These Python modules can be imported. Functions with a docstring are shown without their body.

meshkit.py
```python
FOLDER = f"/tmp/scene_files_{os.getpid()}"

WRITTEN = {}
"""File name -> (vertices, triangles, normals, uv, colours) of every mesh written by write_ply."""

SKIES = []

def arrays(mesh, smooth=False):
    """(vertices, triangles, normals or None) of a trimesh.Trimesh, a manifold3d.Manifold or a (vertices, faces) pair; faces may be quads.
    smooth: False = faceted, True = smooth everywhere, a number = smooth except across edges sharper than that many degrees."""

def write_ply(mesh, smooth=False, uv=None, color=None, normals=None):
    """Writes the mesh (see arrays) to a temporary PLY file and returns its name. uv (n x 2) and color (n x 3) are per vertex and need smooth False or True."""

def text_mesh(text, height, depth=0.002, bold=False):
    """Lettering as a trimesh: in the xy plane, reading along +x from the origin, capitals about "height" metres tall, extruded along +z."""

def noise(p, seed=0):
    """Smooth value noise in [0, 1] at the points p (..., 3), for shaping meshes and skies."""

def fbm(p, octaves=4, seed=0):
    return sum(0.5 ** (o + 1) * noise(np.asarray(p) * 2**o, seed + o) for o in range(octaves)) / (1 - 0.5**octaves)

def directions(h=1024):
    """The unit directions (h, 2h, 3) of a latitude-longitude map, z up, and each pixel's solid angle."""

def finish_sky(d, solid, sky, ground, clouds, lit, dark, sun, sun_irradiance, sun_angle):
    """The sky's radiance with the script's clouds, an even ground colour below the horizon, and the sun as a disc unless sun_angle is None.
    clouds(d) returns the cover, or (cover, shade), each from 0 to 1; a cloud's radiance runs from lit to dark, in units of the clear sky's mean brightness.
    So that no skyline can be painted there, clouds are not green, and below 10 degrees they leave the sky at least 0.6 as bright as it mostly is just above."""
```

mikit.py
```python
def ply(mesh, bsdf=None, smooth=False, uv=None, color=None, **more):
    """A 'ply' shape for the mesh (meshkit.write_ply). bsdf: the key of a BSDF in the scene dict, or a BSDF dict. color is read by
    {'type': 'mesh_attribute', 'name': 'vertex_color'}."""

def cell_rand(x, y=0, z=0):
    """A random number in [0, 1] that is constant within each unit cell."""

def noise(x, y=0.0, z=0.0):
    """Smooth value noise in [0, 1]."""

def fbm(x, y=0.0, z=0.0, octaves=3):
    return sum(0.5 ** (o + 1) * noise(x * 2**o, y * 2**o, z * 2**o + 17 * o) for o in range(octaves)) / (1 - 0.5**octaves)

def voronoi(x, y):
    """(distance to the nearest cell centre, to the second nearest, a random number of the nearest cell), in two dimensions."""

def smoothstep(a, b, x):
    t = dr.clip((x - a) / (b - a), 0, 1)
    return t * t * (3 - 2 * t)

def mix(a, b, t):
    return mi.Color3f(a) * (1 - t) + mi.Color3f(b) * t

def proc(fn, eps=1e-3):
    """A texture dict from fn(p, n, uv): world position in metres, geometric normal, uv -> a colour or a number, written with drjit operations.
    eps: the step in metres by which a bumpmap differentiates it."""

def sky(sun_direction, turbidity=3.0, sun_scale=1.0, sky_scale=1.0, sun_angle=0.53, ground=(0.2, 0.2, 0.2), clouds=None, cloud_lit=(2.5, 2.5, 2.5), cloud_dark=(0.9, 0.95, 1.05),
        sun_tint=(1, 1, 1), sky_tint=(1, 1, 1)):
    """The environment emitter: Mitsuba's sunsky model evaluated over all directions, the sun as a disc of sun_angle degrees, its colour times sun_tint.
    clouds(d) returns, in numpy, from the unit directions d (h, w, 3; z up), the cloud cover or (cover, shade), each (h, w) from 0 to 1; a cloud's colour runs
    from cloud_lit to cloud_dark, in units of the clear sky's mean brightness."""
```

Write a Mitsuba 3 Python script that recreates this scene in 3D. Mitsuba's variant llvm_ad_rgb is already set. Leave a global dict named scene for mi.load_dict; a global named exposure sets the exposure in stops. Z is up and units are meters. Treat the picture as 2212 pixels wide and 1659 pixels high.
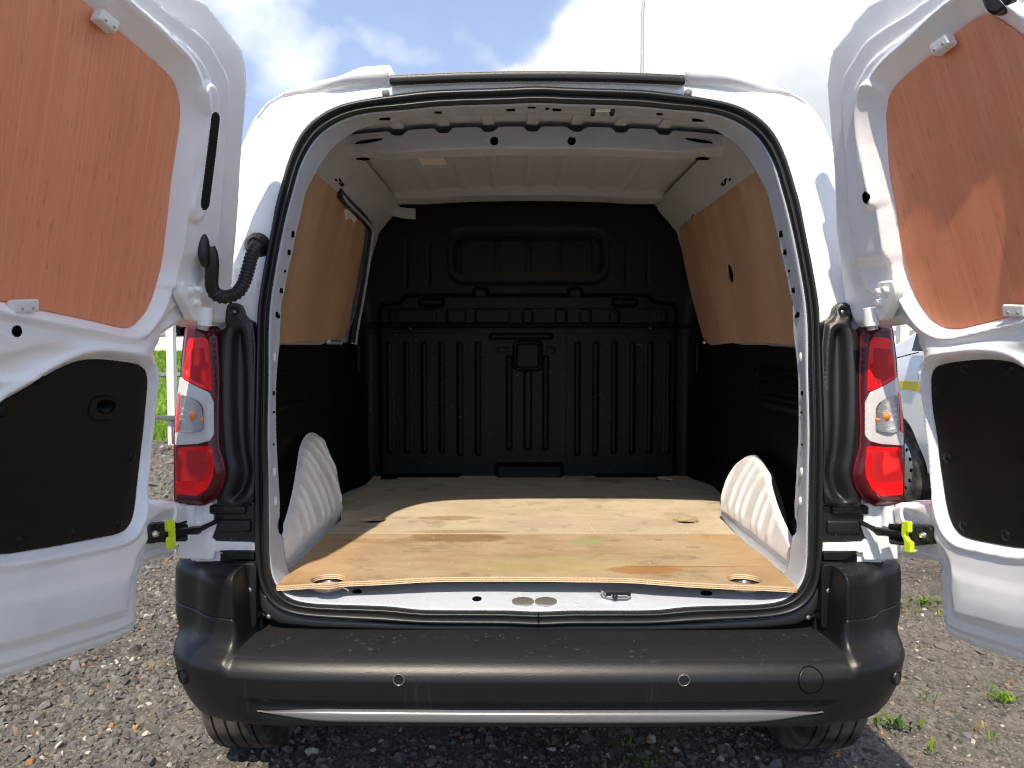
import math, numpy as np, trimesh, shapely, manifold3d as m3, mitsuba as mi, drjit as dr, mikit, meshkit
from shapely.geometry import Polygon, LineString, Point
from scipy.spatial import Delaunay
from mikit import proc, noise, fbm, voronoi, smoothstep, mix, cell_rand

# ------------------------------------------------------------------ camera, sky, exposure
T = mi.ScalarTransform4f
scene, labels = {'type': 'scene'}, {}
CAM = np.array([-.053, -1.78, 1.2])
YAW, PITCH = -.00418, -.04868
AIM = CAM + np.array([math.sin(YAW)*math.cos(PITCH), math.cos(YAW)*math.cos(PITCH), math.sin(PITCH)])
scene['camera'] = {'type': 'perspective', 'fov': 2*math.degrees(math.atan(1106/1673)), 'fov_axis': 'x', 'near_clip': .05, 'far_clip': 2000.,
                   'to_world': T().look_at(origin=CAM.tolist(), target=AIM.tolist(), up=[0, 0, 1])}
SUN = np.array([-.185, -.89, 1.17])

def clouds(d):
    az = np.degrees(np.arctan2(d[..., 0], d[..., 1])); el = np.degrees(np.arcsin(np.clip(d[..., 2], -1, 1)))
    q = d/np.maximum(d[..., 2:3]+.25, .12)
    q = np.concatenate([q[..., :2], np.zeros_like(q[..., :1])], -1)
    n = meshkit.fbm(q*2.2+np.array([3.1, 7.7, .5]), 6, 5)
    f = meshkit.fbm(d*16+4.0, 5, 9)-.5
    g = lambda a, e, sa, se: np.exp(-(((az-a)/sa)**2+((el-e)/se)**2))
    # the big cumulus ahead to the right and the puff ahead to the left
    edge = (az-1.0) - (el-19.0)*.95
    big = 1/(1+np.exp(-(edge+f*9.0)/.5))*(np.abs(az-22) < 40)*np.clip((62-el)/14, 0, 1)*np.clip((58-np.abs(az-22))/20, 0, 1)
    puff = .75*g(-19, 24.5, 4.6, 3.2)+.45*g(-16.5, 19.5, 3.5, 2.5)+.30*g(-9, 20.5, 2.5, 1.5)
    puff = np.clip((puff+f*1.1-.10)*1.7, 0, .95)
    rest = np.clip((n-.50)*5, 0, 1)*.9*np.clip((np.abs(az)-25)/15+np.clip((el-40)/15, 0, 1), 0, 1)
    haze = .25*np.clip((75-el)/55, 0, 1)
    cover = 1-(1-big)*(1-puff)*(1-rest)*(1-haze)
    shade = np.clip(.10+.75*g(24, 15, 13, 5)+f*.5, 0, 1)
    return cover, shade

scene['sky'] = mikit.sky(SUN, turbidity=3, clouds=clouds, cloud_lit=(3.5, 3.6, 3.75), cloud_dark=(1.6, 1.68, 1.8), sky_tint=(.84, .97, 1.17), sun_tint=(.94, .985, 1.06))
exposure = 2.05

# ------------------------------------------------------------------ materials
def mat(name, col, rough=.5, bump=None, scale=1.0, rawcol=None, **k):
    c = proc(col) if callable(col) else (col if isinstance(col, dict) else {'type': 'rgb', 'value': list(col)})
    b = {'type': 'principled', 'base_color': c, 'roughness': proc(rough) if callable(rough) else rough, **k}
    if bump:
        b = {'type': 'bumpmap', 'arbitrary': proc(bump, k.get('eps', 1e-3)), 'scale': scale, 'bsdf': b}
    scene['m_'+name] = {'type': 'twosided', 'bsdf': b}

def C(*v): return mi.Color3f(*v)
def white_col(p, n, uv):
    d = fbm(p.x*9, p.y*9, p.z*9, 3)
    return C(.80, .80, .805)*(1-.06*smoothstep(.5, .8, d))
mat('white_paint', white_col, .22, specular=.5, clearcoat=.8, clearcoat_gloss=.97)
def shaded_white_col(p, n, uv):
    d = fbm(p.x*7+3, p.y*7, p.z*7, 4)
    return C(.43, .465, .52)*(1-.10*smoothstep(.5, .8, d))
mat('inner_paint', shaded_white_col, .42, specular=.4)  # body white with the load bay's dimness and a cooler cast painted in
def black_col(p, n, uv):
    a = noise(p.x*900, p.y*900, p.z*900)
    return C(.0085, .009, .0095)*(.7+.6*a)
def sdust(p):
    a = fbm(p.x*5, p.y*11, p.z*5, 4)
    s = smoothstep(.80, .86, noise(p.x*150, p.y*170, p.z*170))*smoothstep(.45, .7, fbm(p.x*14, p.y*20, 3.0, 2))
    return smoothstep(.38, .75, a), s
def bumper_col(p, n, uv):
    a, s = sdust(p)
    up = smoothstep(.6, .95, n.z)
    scr = smoothstep(.80, .86, noise(p.x*260, p.z*7, 2.0))*smoothstep(.55, .7, noise(p.x*8, p.z*9, 5.0))
    wet = smoothstep(.70, .73, fbm(p.x*13+8, p.y*30, 1.0, 2))*up
    c = mix(C(.0046, .0051, .0060), C(.0080, .0079, .0080), a*up*.75)
    c = mix(c, C(.085, .078, .068), s*up*.45)
    c = mix(c, C(.05, .05, .052), scr*(1-up)*.12)
    return mix(c, C(.006, .006, .007), wet)
def grain(p, n, uv):
    return .5*noise(p.x*1100, p.y*1100, p.z*1100)+noise(p.x*420, p.y*420, p.z*420)
mat('bumper_plastic', bumper_col, lambda p, n, uv: .40+.32*smoothstep(.80, .98, n.z), bump=grain, scale=.0002, specular=.42)
mat('black_plastic', black_col, .42, bump=grain, scale=.00018, specular=.5)
mat('gloss_black', (.012, .012, .013), .25, specular=.5)
mat('rubber', lambda p, n, uv: C(.0095, .0105, .0115)*(.75+.5*noise(p.x*300, p.y*300, p.z*300)), .42, specular=.5)
def trim_col(p, n, uv):
    sp = smoothstep(.925, .95, noise(p.x*120, p.y*120, p.z*120))
    return mix(C(.0052, .0048, .0048)*(.8+.4*fbm(p.x*6, p.y*6, p.z*6, 3)), C(.16, .15, .13), sp*.5)
mat('lining_plastic', trim_col, .46, bump=grain, scale=.0002, specular=.2)
def board_col(p, n, uv):
    sp = noise(p.x*30, p.y*30, p.z*30)
    return C(.0036, .0030, .0032)*(.85+.3*sp)
mat('black_board', board_col, .50, specular=.22)
def doorply_col(p, n, uv):
    s = p.y*1.0+p.x*.35
    g = fbm(s*130+1.2*noise(s*6, p.z*2, 1.0), p.z*1.6, 0.0, 3)
    w = fbm(s*9, p.z*2.5, 2.0, 3)
    f = noise(s*480, p.z*18, 3.0)
    l = smoothstep(.66, .80, noise(s*210, p.z*1.1, 9.0))
    c = mix(C(.66, .235, .118), C(.75, .29, .155), smoothstep(.1, .9, g*.6+w*.4))
    c = c*(.96+.08*f)
    c = mix(c, C(.78, .35, .21), l*.28)
    pore = smoothstep(.86, .92, noise(s*330, p.z*30, 6.0))
    blot = smoothstep(.62, .80, fbm(s*7, p.z*5, 8.0, 3))
    return c*(1-.14*pore)*(1-.13*blot)
mat('door_ply', doorply_col, .48, specular=.35)
def sideply_col(p, n, uv):
    g = fbm(p.y*9+noise(p.y*3, p.z*3), p.z*2.5, 0.0, 4)
    b = fbm(p.y*4.5, p.z*2.2, 5.0, 3)
    q = noise(p.y*60, p.z*6, 3.0)
    c = mix(C(.40, .245, .158), C(.50, .325, .21), smoothstep(.25, .75, g*.6+b*.4))
    return c*(.90+.12*b+.08*q)
mat('side_ply', sideply_col, .6, specular=.3)
def E(p, x, y, a, b):   # an elliptic blot with a noisy edge
    r = dr.sqrt(dr.square((p.x-x)/a)+dr.square((p.y-y)/b))
    return 1-smoothstep(.8, 1.15, r+.55*(fbm(p.x*26, p.y*26, x*9, 3)-.5))
def floor_base(p, dark, light):
    g = fbm(p.x*9+1.2*noise(p.x*2, p.y*9), p.y*24, 0.0, 4)
    w = fbm(p.x*5.5, p.y*6.5, 4.0, 5)
    st = smoothstep(.74, .86, noise(p.x*12, p.y*130, 2.0))*smoothstep(.45, .6, noise(p.x*4, p.y*6, 7.0))
    c = mix(dark, light, smoothstep(.20, .80, g*.40+w*.60))
    c = c*(1-.10*st)*(.95+.1*noise(p.x*90, p.y*220, 1.0))
    d = smoothstep(.62, .80, fbm(p.x*17, p.y*17, 6.0, 4))
    c = c*(1-.22*d)
    scratch = smoothstep(.955, .975, noise(p.x*230+30*noise(p.x*3, p.y*3), p.y*16, 3.0))*smoothstep(.55, .7, noise(p.x*7, p.y*7, 8.0))
    sc2 = smoothstep(.955, .975, noise(p.x*14, p.y*260+30*noise(p.x*4, p.y*3), 5.0))*smoothstep(.6, .7, noise(p.x*6, p.y*8, 2.0))
    return mix(c, C(.75, .66, .5), scratch*.45+sc2*.4)
def edge_ply(p, n, c):
    side = 1-smoothstep(.5, .8, dr.abs(n.z))
    k = .5+.5*dr.sin((p.z-.633)/.012*2*math.pi*2.6)
    e = mix(C(.36, .22, .11), C(.72, .56, .36), smoothstep(.3, .7, k))
    return mix(c, e, side)
def floor_a(p, n, uv):   # near sheet, worn and stained
    c = floor_base(p, C(.29, .21, .122), C(.41, .315, .20))
    ora = smoothstep(.40, .60, dr.abs(p.x)+.15*(fbm(p.x*6, p.y*6, 1.0, 3)-.5))
    c = mix(c, c*C(1.02, .82, .60), ora*.7)
    c = mix(c, C(.22, .30, .11), .55*E(p, .155, .40, .045, .035))
    c = mix(c, C(.33, .31, .12), .35*E(p, .05, .16, .22, .08))
    c = mix(c, c*C(.62, .50, .40), .85*E(p, -.22, .45, .14, .055))
    c = mix(c, C(.30, .135, .045), .75*E(p, .27, .12, .10, .035))
    c = mix(c, C(.26, .12, .04), .8*E(p, .37, .150, .16, .006))
    c = mix(c, C(.22, .10, .04), .8*E(p, .36, .42, .012, .008)+.5*E(p, .44, .34, .02, .012))
    c = mix(c, c*C(.7, .55, .45), .6*E(p, -.06, .38, .03, .012)+.5*E(p, -.42, .40, .12, .03))
    return edge_ply(p, n, c)
def floor_b(p, n, uv):   # far sheet, paler
    c = floor_base(p, C(.36, .295, .205), C(.46, .39, .28))
    c = mix(c, c*C(.68, .58, .48), .85*E(p, -.26, .70, .11, .030)+.8*E(p, -.23, .515, .16, .018))
    c = mix(c, c*C(.55, .45, .36), .6*smoothstep(.55, .75, fbm(p.x*3, p.y*7, 2.0, 4))*smoothstep(.9, 1.2, p.y))
    return edge_ply(p, n, c)
mat('floor_ply_worn', floor_a, .55, specular=.3)
mat('floor_ply_pale', floor_b, .6, specular=.3)
mat('lens_dark', (.070, .002, .005), .15, specular=.35, clearcoat=.35, clearcoat_gloss=.98)
def redgrid(p, n, uv):
    a = dr.abs(dr.sin(p.x*math.pi/.0042)); b = dr.abs(dr.sin(p.z*math.pi/.0042))
    return .004*(a+b)
mat('lens_red', lambda p, n, uv: C(.86, .004, .006)*(.75+.35*noise(p.x*60, p.z*60, 1.0)), .22, specular=.25, clearcoat=.4, clearcoat_gloss=.97)
mat('lens_red_grid', lambda p, n, uv: mix(C(.46, .001, .003), C(.92, .02, .015), smoothstep(.45, .8, noise(p.x*45, p.z*30, 7.0))), .22, bump=redgrid, scale=.25, specular=.3, clearcoat=.4, clearcoat_gloss=.97)
mat('lens_frost', (.50, .485, .485), .3, specular=.5, clearcoat=1.)
mat('reflector', (.85, .85, .85), .22, bump=redgrid, scale=.6, metallic=.92)
mat('amber', (.75, .20, .02), .2, specular=.5)
mat('chrome', (.75, .75, .76), .18, metallic=1.)
mat('zinc', (.50, .50, .49), .35, metallic=.9)
mat('alu_trim', (.13, .132, .14), .30, specular=.9, metallic=.2)
mat('lime', (.56, .74, .02), .4, specular=.4)
mat('grey_rubber', (.20, .20, .205), .5, specular=.3)
mat('clip_white', (.72, .72, .70), .35, specular=.4)
mat('hole_dark', (.004, .004, .005), .8, specular=.0)
def tyre_col(p, n, uv):
    d = fbm(p.x*14, p.y*14, p.z*14, 4)
    return mix(C(.030, .029, .028), C(.15, .13, .105), smoothstep(.3, .75, d)*.8)
mat('tyre', tyre_col, .75, bump=lambda p, n, uv: noise(p.x*200, p.y*200, p.z*200), scale=.0006, specular=.2)
mat('stone', {'type': 'mesh_attribute', 'name': 'vertex_color'}, .85, specular=.2)
def ground_col(p, n, uv):
    a = fbm(p.x*2.1, p.y*2.1, 0.0, 4); b = fbm(p.x*34, p.y*34, 2.0, 4); q = fbm(p.x*95, p.y*95, 5.0, 3)
    f, s, r = voronoi(p.x*62+1.5*noise(p.x*30, p.y*30), p.y*62+1.5*noise(p.x*30, p.y*30, 4.0))
    f2, s2, r2 = voronoi(p.x*115+7, p.y*115)
    g = mix(C(.062, .058, .051), C(.150, .138, .118), smoothstep(.25, .75, b*.5+q*.5))
    g = mix(g, C(.150, .140, .122)*(.5+.9*r), .55*smoothstep(.50, .22, f))
    g = mix(g, C(.34, .315, .27), .8*smoothstep(.93, .96, r2)*smoothstep(.40, .25, f2))
    return g*(1-.35*smoothstep(.48, .72, a))
mat('gravel_ground', ground_col, .9, bump=lambda p, n, uv: noise(p.x*130, p.y*130, 1.0)+.5*noise(p.x*300, p.y*300, 4.0), scale=.004, specular=.2)
mat('grass_soil', lambda p, n, uv: mix(C(.07, .12, .02), C(.14, .24, .035), fbm(p.x*3, p.y*3, 0.0, 4)), .9, specular=.1)
mat('grass_blade', {'type': 'mesh_attribute', 'name': 'vertex_color'}, .6, specular=.2)
mat('asphalt', lambda p, n, uv: C(.13, .13, .135)*(.7+.6*noise(p.x*25, p.y*25)), .85, specular=.2)
mat('paving', lambda p, n, uv: C(.36, .34, .31)*(.75+.5*fbm(p.x*3, p.y*3, 0.0, 4)), .85, specular=.2)
mat('post_white', lambda p, n, uv: C(.70, .70, .68)*(.75+.4*fbm(p.x*14, p.y*14, p.z*5, 4)), .6, specular=.2)
mat('rail_metal', (.12, .125, .13), .5, metallic=.3)
mat('lamp_post', (.50, .51, .50), .45, metallic=.3)
mat('car_dark', (.020, .022, .028), .2, clearcoat=1.)
mat('car_glass', (.012, .014, .016), .06, specular=.7)
def car_white(p, n, uv):
    return C(.77, .78, .79)
mat('car_white', car_white, .22, clearcoat=1.)
mat('stripe_yellow', (.72, .50, .02), .4, specular=.5)
scene['m_leaf'] = {'type': 'principledthin', 'base_color': {'type': 'mesh_attribute', 'name': 'vertex_color'}, 'roughness': .5, 'diff_trans': .7, 'spec_trans': 0.0}

# ------------------------------------------------------------------ traced outlines, in metres (x,z on the rear face; s,z on a door; x,y on the floor; y,z on a side wall)
D = {
'L_out': [(0.1891,1.8797),(0.1221,1.8622),(0.108,1.8585),(0.0484,1.8413),(0.0248,1.8129),(0.0034,1.7709),(-0.0108,1.6901),(-0.0223,1.6168),(-0.029,1.5514),(-0.0356,1.4744),(-0.046,1.4072),(-0.0615,1.3175),(-0.0679,1.2493),(0.0388,1.2496),(0.0885,1.2553),(0.1181,1.2514),(0.1723,1.2219),(0.1723,1.1838),(0.1709,1.1223),(0.169,1.097),(0.1633,1.0235),(0.1684,0.9508),(0.1754,0.9031),(0.177,0.8868),(0.1644,0.8745),(0.1267,0.8603),(0.0685,0.8498),(0.0494,0.8428),(0.0524,0.7251),(0.1179,0.7374),(0.1621,0.7364),(0.1639,0.7209),(0.1725,0.7145),(0.1761,0.6907),(0.1812,0.6179),(0.1928,0.6022),(0.2093,0.5984),(0.274,0.6036),(0.362,0.615),(0.4407,0.6252),(0.5115,0.6344),(0.64,0.66),(0.7,0.665),(0.72,0.69),(0.72,1.6),(0.71,1.75),(0.68,1.83),(0.62,1.868),(0.3,1.866)],
'R_out': [(0.161,1.8891),(0.1044,1.8742),(0.0947,1.866),(0.0309,1.8475),(0.017,1.8332),(-0.0011,1.8051),(-0.0151,1.7749),(-0.0217,1.7299),(-0.0314,1.6687),(-0.0398,1.5937),(-0.0451,1.5408),(-0.0554,1.4638),(-0.0647,1.3711),(-0.0698,1.3046),(-0.026,1.2457),(-0.0113,1.2487),(0.0507,1.2522),(0.0906,1.256),(0.1129,1.2503),(0.1579,1.2201),(0.1547,1.1721),(0.1552,1.1218),(0.1551,1.1092),(0.153,1.0232),(0.1607,0.9262),(0.165,0.8907),(0.1549,0.874),(0.1138,0.8592),(0.0603,0.8485),(0.0399,0.8402),(0.0403,0.7237),(0.0824,0.7329),(0.1508,0.7433),(0.1668,0.7328),(0.1597,0.7128),(0.1657,0.6897),(0.1716,0.629),(0.1787,0.6067),(0.1918,0.5947),(0.2615,0.5969),(0.3168,0.6046),(0.3714,0.6104),(0.5,0.635),(0.55,0.64),(0.58,0.67),(0.58,1.6),(0.57,1.75),(0.54,1.83),(0.48,1.872),(0.28,1.876)],
'L_ply': [(0.4914,1.752),(0.463,1.7466),(0.4222,1.7388),(0.3638,1.7291),(0.2993,1.7157),(0.2719,1.7103),(0.2486,1.6988),(0.2352,1.6815),(0.2254,1.665),(0.2179,1.6321),(0.2163,1.595),(0.2159,1.5619),(0.2143,1.5177),(0.2125,1.5048),(0.2075,1.4607),(0.2041,1.4158),(0.2007,1.3704),(0.2037,1.3356),(0.2101,1.3005),(0.2177,1.277),(0.2276,1.2628),(0.2433,1.2463),(0.2578,1.2391),(0.2731,1.2369),(0.305,1.2412),(0.365,1.2501),(0.4856,1.2642),(0.53,1.2713),(0.5626,1.274),(0.6,1.285),(0.65,1.33),(0.67,1.5),(0.66,1.7),(0.62,1.76),(0.56,1.765)],
'R_ply': [(0.4977,1.6852),(0.4685,1.7176),(0.4497,1.7376),(0.4358,1.7495),(0.4177,1.754),(0.3796,1.75),(0.338,1.7402),(0.278,1.725),(0.2404,1.7187),(0.2062,1.7082),(0.1828,1.6934),(0.1672,1.678),(0.1586,1.6578),(0.1524,1.6207),(0.1522,1.5864),(0.1508,1.5406),(0.1512,1.5153),(0.1522,1.4919),(0.1508,1.4455),(0.1494,1.3987),(0.1524,1.3559),(0.1593,1.3151),(0.1721,1.286),(0.1916,1.2593),(0.2132,1.2447),(0.2358,1.2372),(0.262,1.2362),(0.2854,1.2394),(0.3413,1.2485),(0.3931,1.257),(0.4204,1.261),(0.46,1.275),(0.5,1.33),(0.52,1.5),(0.515,1.62)],
'L_blk': [(0.4753,1.1362),(0.451,1.1489),(0.416,1.1639),(0.3859,1.1725),(0.3503,1.1755),(0.3055,1.1721),(0.2574,1.1667),(0.2226,1.1589),(0.206,1.1468),(0.1967,1.123),(0.1933,1.0871),(0.1877,1.0266),(0.1919,0.9668),(0.1999,0.9199),(0.2074,0.8732),(0.2147,0.8484),(0.2285,0.8324),(0.2516,0.826),(0.3014,0.8311),(0.387,0.8389),(0.4635,0.8479),(0.5324,0.8565),(0.62,0.9),(0.64,0.93),(0.63,1.0),(0.5462,1.1041),(0.5157,1.1171)],
'R_blk': [(0.4147,1.1539),(0.3903,1.1676),(0.3664,1.1723),(0.3281,1.1748),(0.2721,1.1705),(0.2266,1.1638),(0.2003,1.1562),(0.1877,1.1416),(0.182,1.1226),(0.175,1.0742),(0.1777,1.0262),(0.182,0.9664),(0.1911,0.9196),(0.2013,0.8735),(0.2145,0.8404),(0.2331,0.8234),(0.2569,0.8197),(0.3128,0.8244),(0.3926,0.8326),(0.52,0.88),(0.54,0.92),(0.53,1.0)],
'L_slot': [(0.1649,1.6555),(0.1575,1.5859),(0.1516,1.5149),(0.1497,1.493)],
'L_boss': [(0.1855,1.693),(0.1616,1.6641),(0.1547,1.5516),(0.1606,1.4812)],
'R_boss': [(0.1596,1.7014),(0.1436,1.6676),(0.133,1.6014),(0.1247,1.5568),(0.1197,1.5108)],
'R_hole': [(0.1192,1.5087)],
'L_hole': [(0.5354,1.2243)],
'R_dark': [(0.4818,1.7408)],
'L_pocket': [(0.3397,1.1082),(0.2727,1.0984),(0.276,1.0623),(0.3,1.0588),(0.3488,1.0677)],
'R_stud': [(0.2759,1.1572),(0.3781,1.1559),(0.2004,1.1104),(0.2015,0.9717),(0.2451,0.8406),(0.3448,0.8459)],
'L_stud': [(0.4833,0.8674),(0.3657,0.8535),(0.2518,0.844),(0.2151,0.9751),(0.533,1.0938),(0.4709,1.144)],
'L_clip': [(0.4559,1.7322)],
'L_clip2': [(0.5275,1.2647)],
'R_clip': [(0.3503,1.7311)],
'R_clip2': [(0.416,1.2619)],
'L_hinge': [(0.1694,1.3286),(0.1355,1.3277),(0.1173,1.3182),(0.1038,1.2848),(0.0953,1.2555),(0.1165,1.2609),(0.1368,1.2783),(0.1709,1.3074)],
'R_hinge': [(0.1093,1.3329),(0.1474,1.3322),(0.1501,1.3154),(0.1484,1.3084),(0.1245,1.281),(0.1061,1.2635),(0.0849,1.2581),(0.0876,1.2828),(0.0986,1.3117)],
'L_hbolt': [(0.1467,1.3137),(0.1249,1.3176),(0.1213,1.2912)],
'R_hbolt': [(0.1065,1.3148),(0.1282,1.317),(0.1028,1.2931)],
'L_check': [(0.1831,0.8248),(0.1416,0.8228),(0.0806,0.8053),(0.0815,0.7718),(0.1426,0.7855),(0.1822,0.7904)],
'R_check': [(0.0685,0.804),(0.1383,0.8186),(0.1746,0.8208),(0.1755,0.7904),(0.1395,0.7777),(0.0733,0.7649)],
'L_cbolt': [(0.174,0.808)],
'R_cbolt': [(0.1627,0.804)],
'L_lever': [(0.1511,0.8302),(0.1488,0.7763)],
'R_lever': [(0.1364,0.8259),(0.1432,0.7679)],
'L_grom': [(0.1153,1.4054)],
'L_strap': [(0.1079,0.8005),(0.0559,0.7884)],
'R_strap': [(0.0952,0.7932),(0.0456,0.7849)],
'L_ridge': [(0.5662,1.1878),(0.5029,1.2006),(0.4563,1.2065),(0.3781,1.2069),(0.2876,1.1962),(0.2381,1.1778),(0.1974,1.1371)],
'seal_o': [(-0.0611,1.8359),(-0.2628,1.8288),(-0.3476,1.8185),(-0.404,1.8082),(-0.4603,1.7979),(-0.4939,1.7875),(-0.5216,1.7728),(-0.549,1.7522),(-0.5706,1.7287),(-0.5863,1.6994),(-0.5988,1.6645),(-0.6108,1.6211),(-0.621,1.5697),(-0.6252,1.5697),(-0.6371,1.4705),(-0.6475,1.4005),(-0.657,1.3177),(-0.6597,1.2903),(-0.657,1.2089),(-0.6545,1.0384),(-0.6557,0.8256),(-0.6562,0.7179),(-0.6516,0.6701),(-0.6441,0.6375),(-0.6311,0.6104),(-0.6126,0.5914),(-0.578,0.5779),(-0.5191,0.5698),(-0.3851,0.5618),(-0.2511,0.5552),(-0.0604,0.5542)],
'seal_i': [(-0.061,1.7958),(-0.1774,1.793),(-0.2621,1.7887),(-0.3185,1.7814),(-0.4031,1.7756),(-0.4452,1.7683),(-0.4814,1.755),(-0.5145,1.7345),(-0.5364,1.7169),(-0.5576,1.6848),(-0.5729,1.65),(-0.5829,1.6211),(-0.5918,1.5697),(-0.5946,1.5697),(-0.6101,1.4845),(-0.6207,1.4145),(-0.6304,1.3314),(-0.6339,1.2903),(-0.634,1.2359),(-0.6283,1.1129),(-0.6249,0.9006),(-0.6249,0.7395),(-0.6249,0.6701),(-0.6172,0.6484),(-0.6014,0.6267),(-0.5829,0.6105),(-0.5589,0.6024),(-0.4919,0.5984),(-0.3848,0.5958),(-0.3312,0.5932),(-0.2911,0.5864),(-0.2509,0.5851),(-0.0604,0.5846)],
'jamb': [(-0.0615,1.7971),(-0.3067,1.7862),(-0.4016,1.7726),(-0.4605,1.7529),(-0.5012,1.7245),(-0.5297,1.6938),(-0.552,1.6571),(-0.5841,1.5906),(-0.591,1.5455),(-0.6031,1.4857),(-0.6121,1.4236),(-0.6192,1.3884),(-0.6279,1.3243),(-0.6331,1.3127),(-0.6325,1.2666),(-0.6316,1.2151),(-0.6351,1.1668),(-0.6368,1.1079),(-0.633,0.9963),(-0.6289,0.9121),(-0.6244,0.8131),(-0.628,0.7591),(-0.6197,0.742),(-0.6152,0.6621)],
'body_top': [(-0.0614,1.889),(-0.3705,1.8821),(-0.3918,1.8883),(-0.4564,1.8822),(-0.4701,1.8711),(-0.5498,1.8638),(-0.5518,1.8551),(-0.6219,1.8454),(-0.6373,1.8491),(-0.6792,1.8172),(-0.707,1.7866)],
'gutter': [(-0.3585,1.8553),(-0.3569,1.835),(-0.0611,1.8632),(-0.061,1.8453)],
'ply_front': [(-0.6059,-0.0108),(-0.4734,0.0206),(-0.3665,0.0347),(-0.2863,0.0534),(-0.2313,0.0602),(-0.0607,0.0637),(-0.0607,0.06),(0.2172,0.0555),(0.2832,0.0374),(0.3742,0.0152),(0.5334,-0.0061),(0.5931,-0.0188)],
'ply_left': [(-0.6153,0.0843),(-0.6098,0.2987),(-0.61,0.6792),(-0.6815,0.998),(-0.663,1.1311),(-0.6526,1.3295),(-0.6576,1.5115)],
'ply_right': [(0.6966,1.5172),(0.7321,1.4591),(0.7313,1.2832),(0.7218,1.1253),(0.6075,0.6926),(0.5971,0.4853),(0.6045,0.2125),(0.6005,0.0712)],
'ply_seam': [(-0.6181,0.483),(0.0114,0.4857),(0.5983,0.4825)],
'ply_holes': [(-0.59,1.4622),(-0.5064,0.6714),(-0.5007,0.0433),(0.5676,1.4385),(0.4902,0.6673),(0.495,0.0474)],
'ply_rim': [(-0.5436,0.0431),(-0.4579,0.0435)],
'stains': [(-0.2623,0.6974),(-0.3595,0.697),(-0.1613,0.6978),(-0.2214,0.496),(-0.3608,0.5098),(-0.1013,0.5109),(-0.2319,0.4135),(0.307,0.4026),(0.1913,0.137),(0.5045,0.1693),(0.2501,0.0879),(0.3246,0.1077)],
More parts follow.
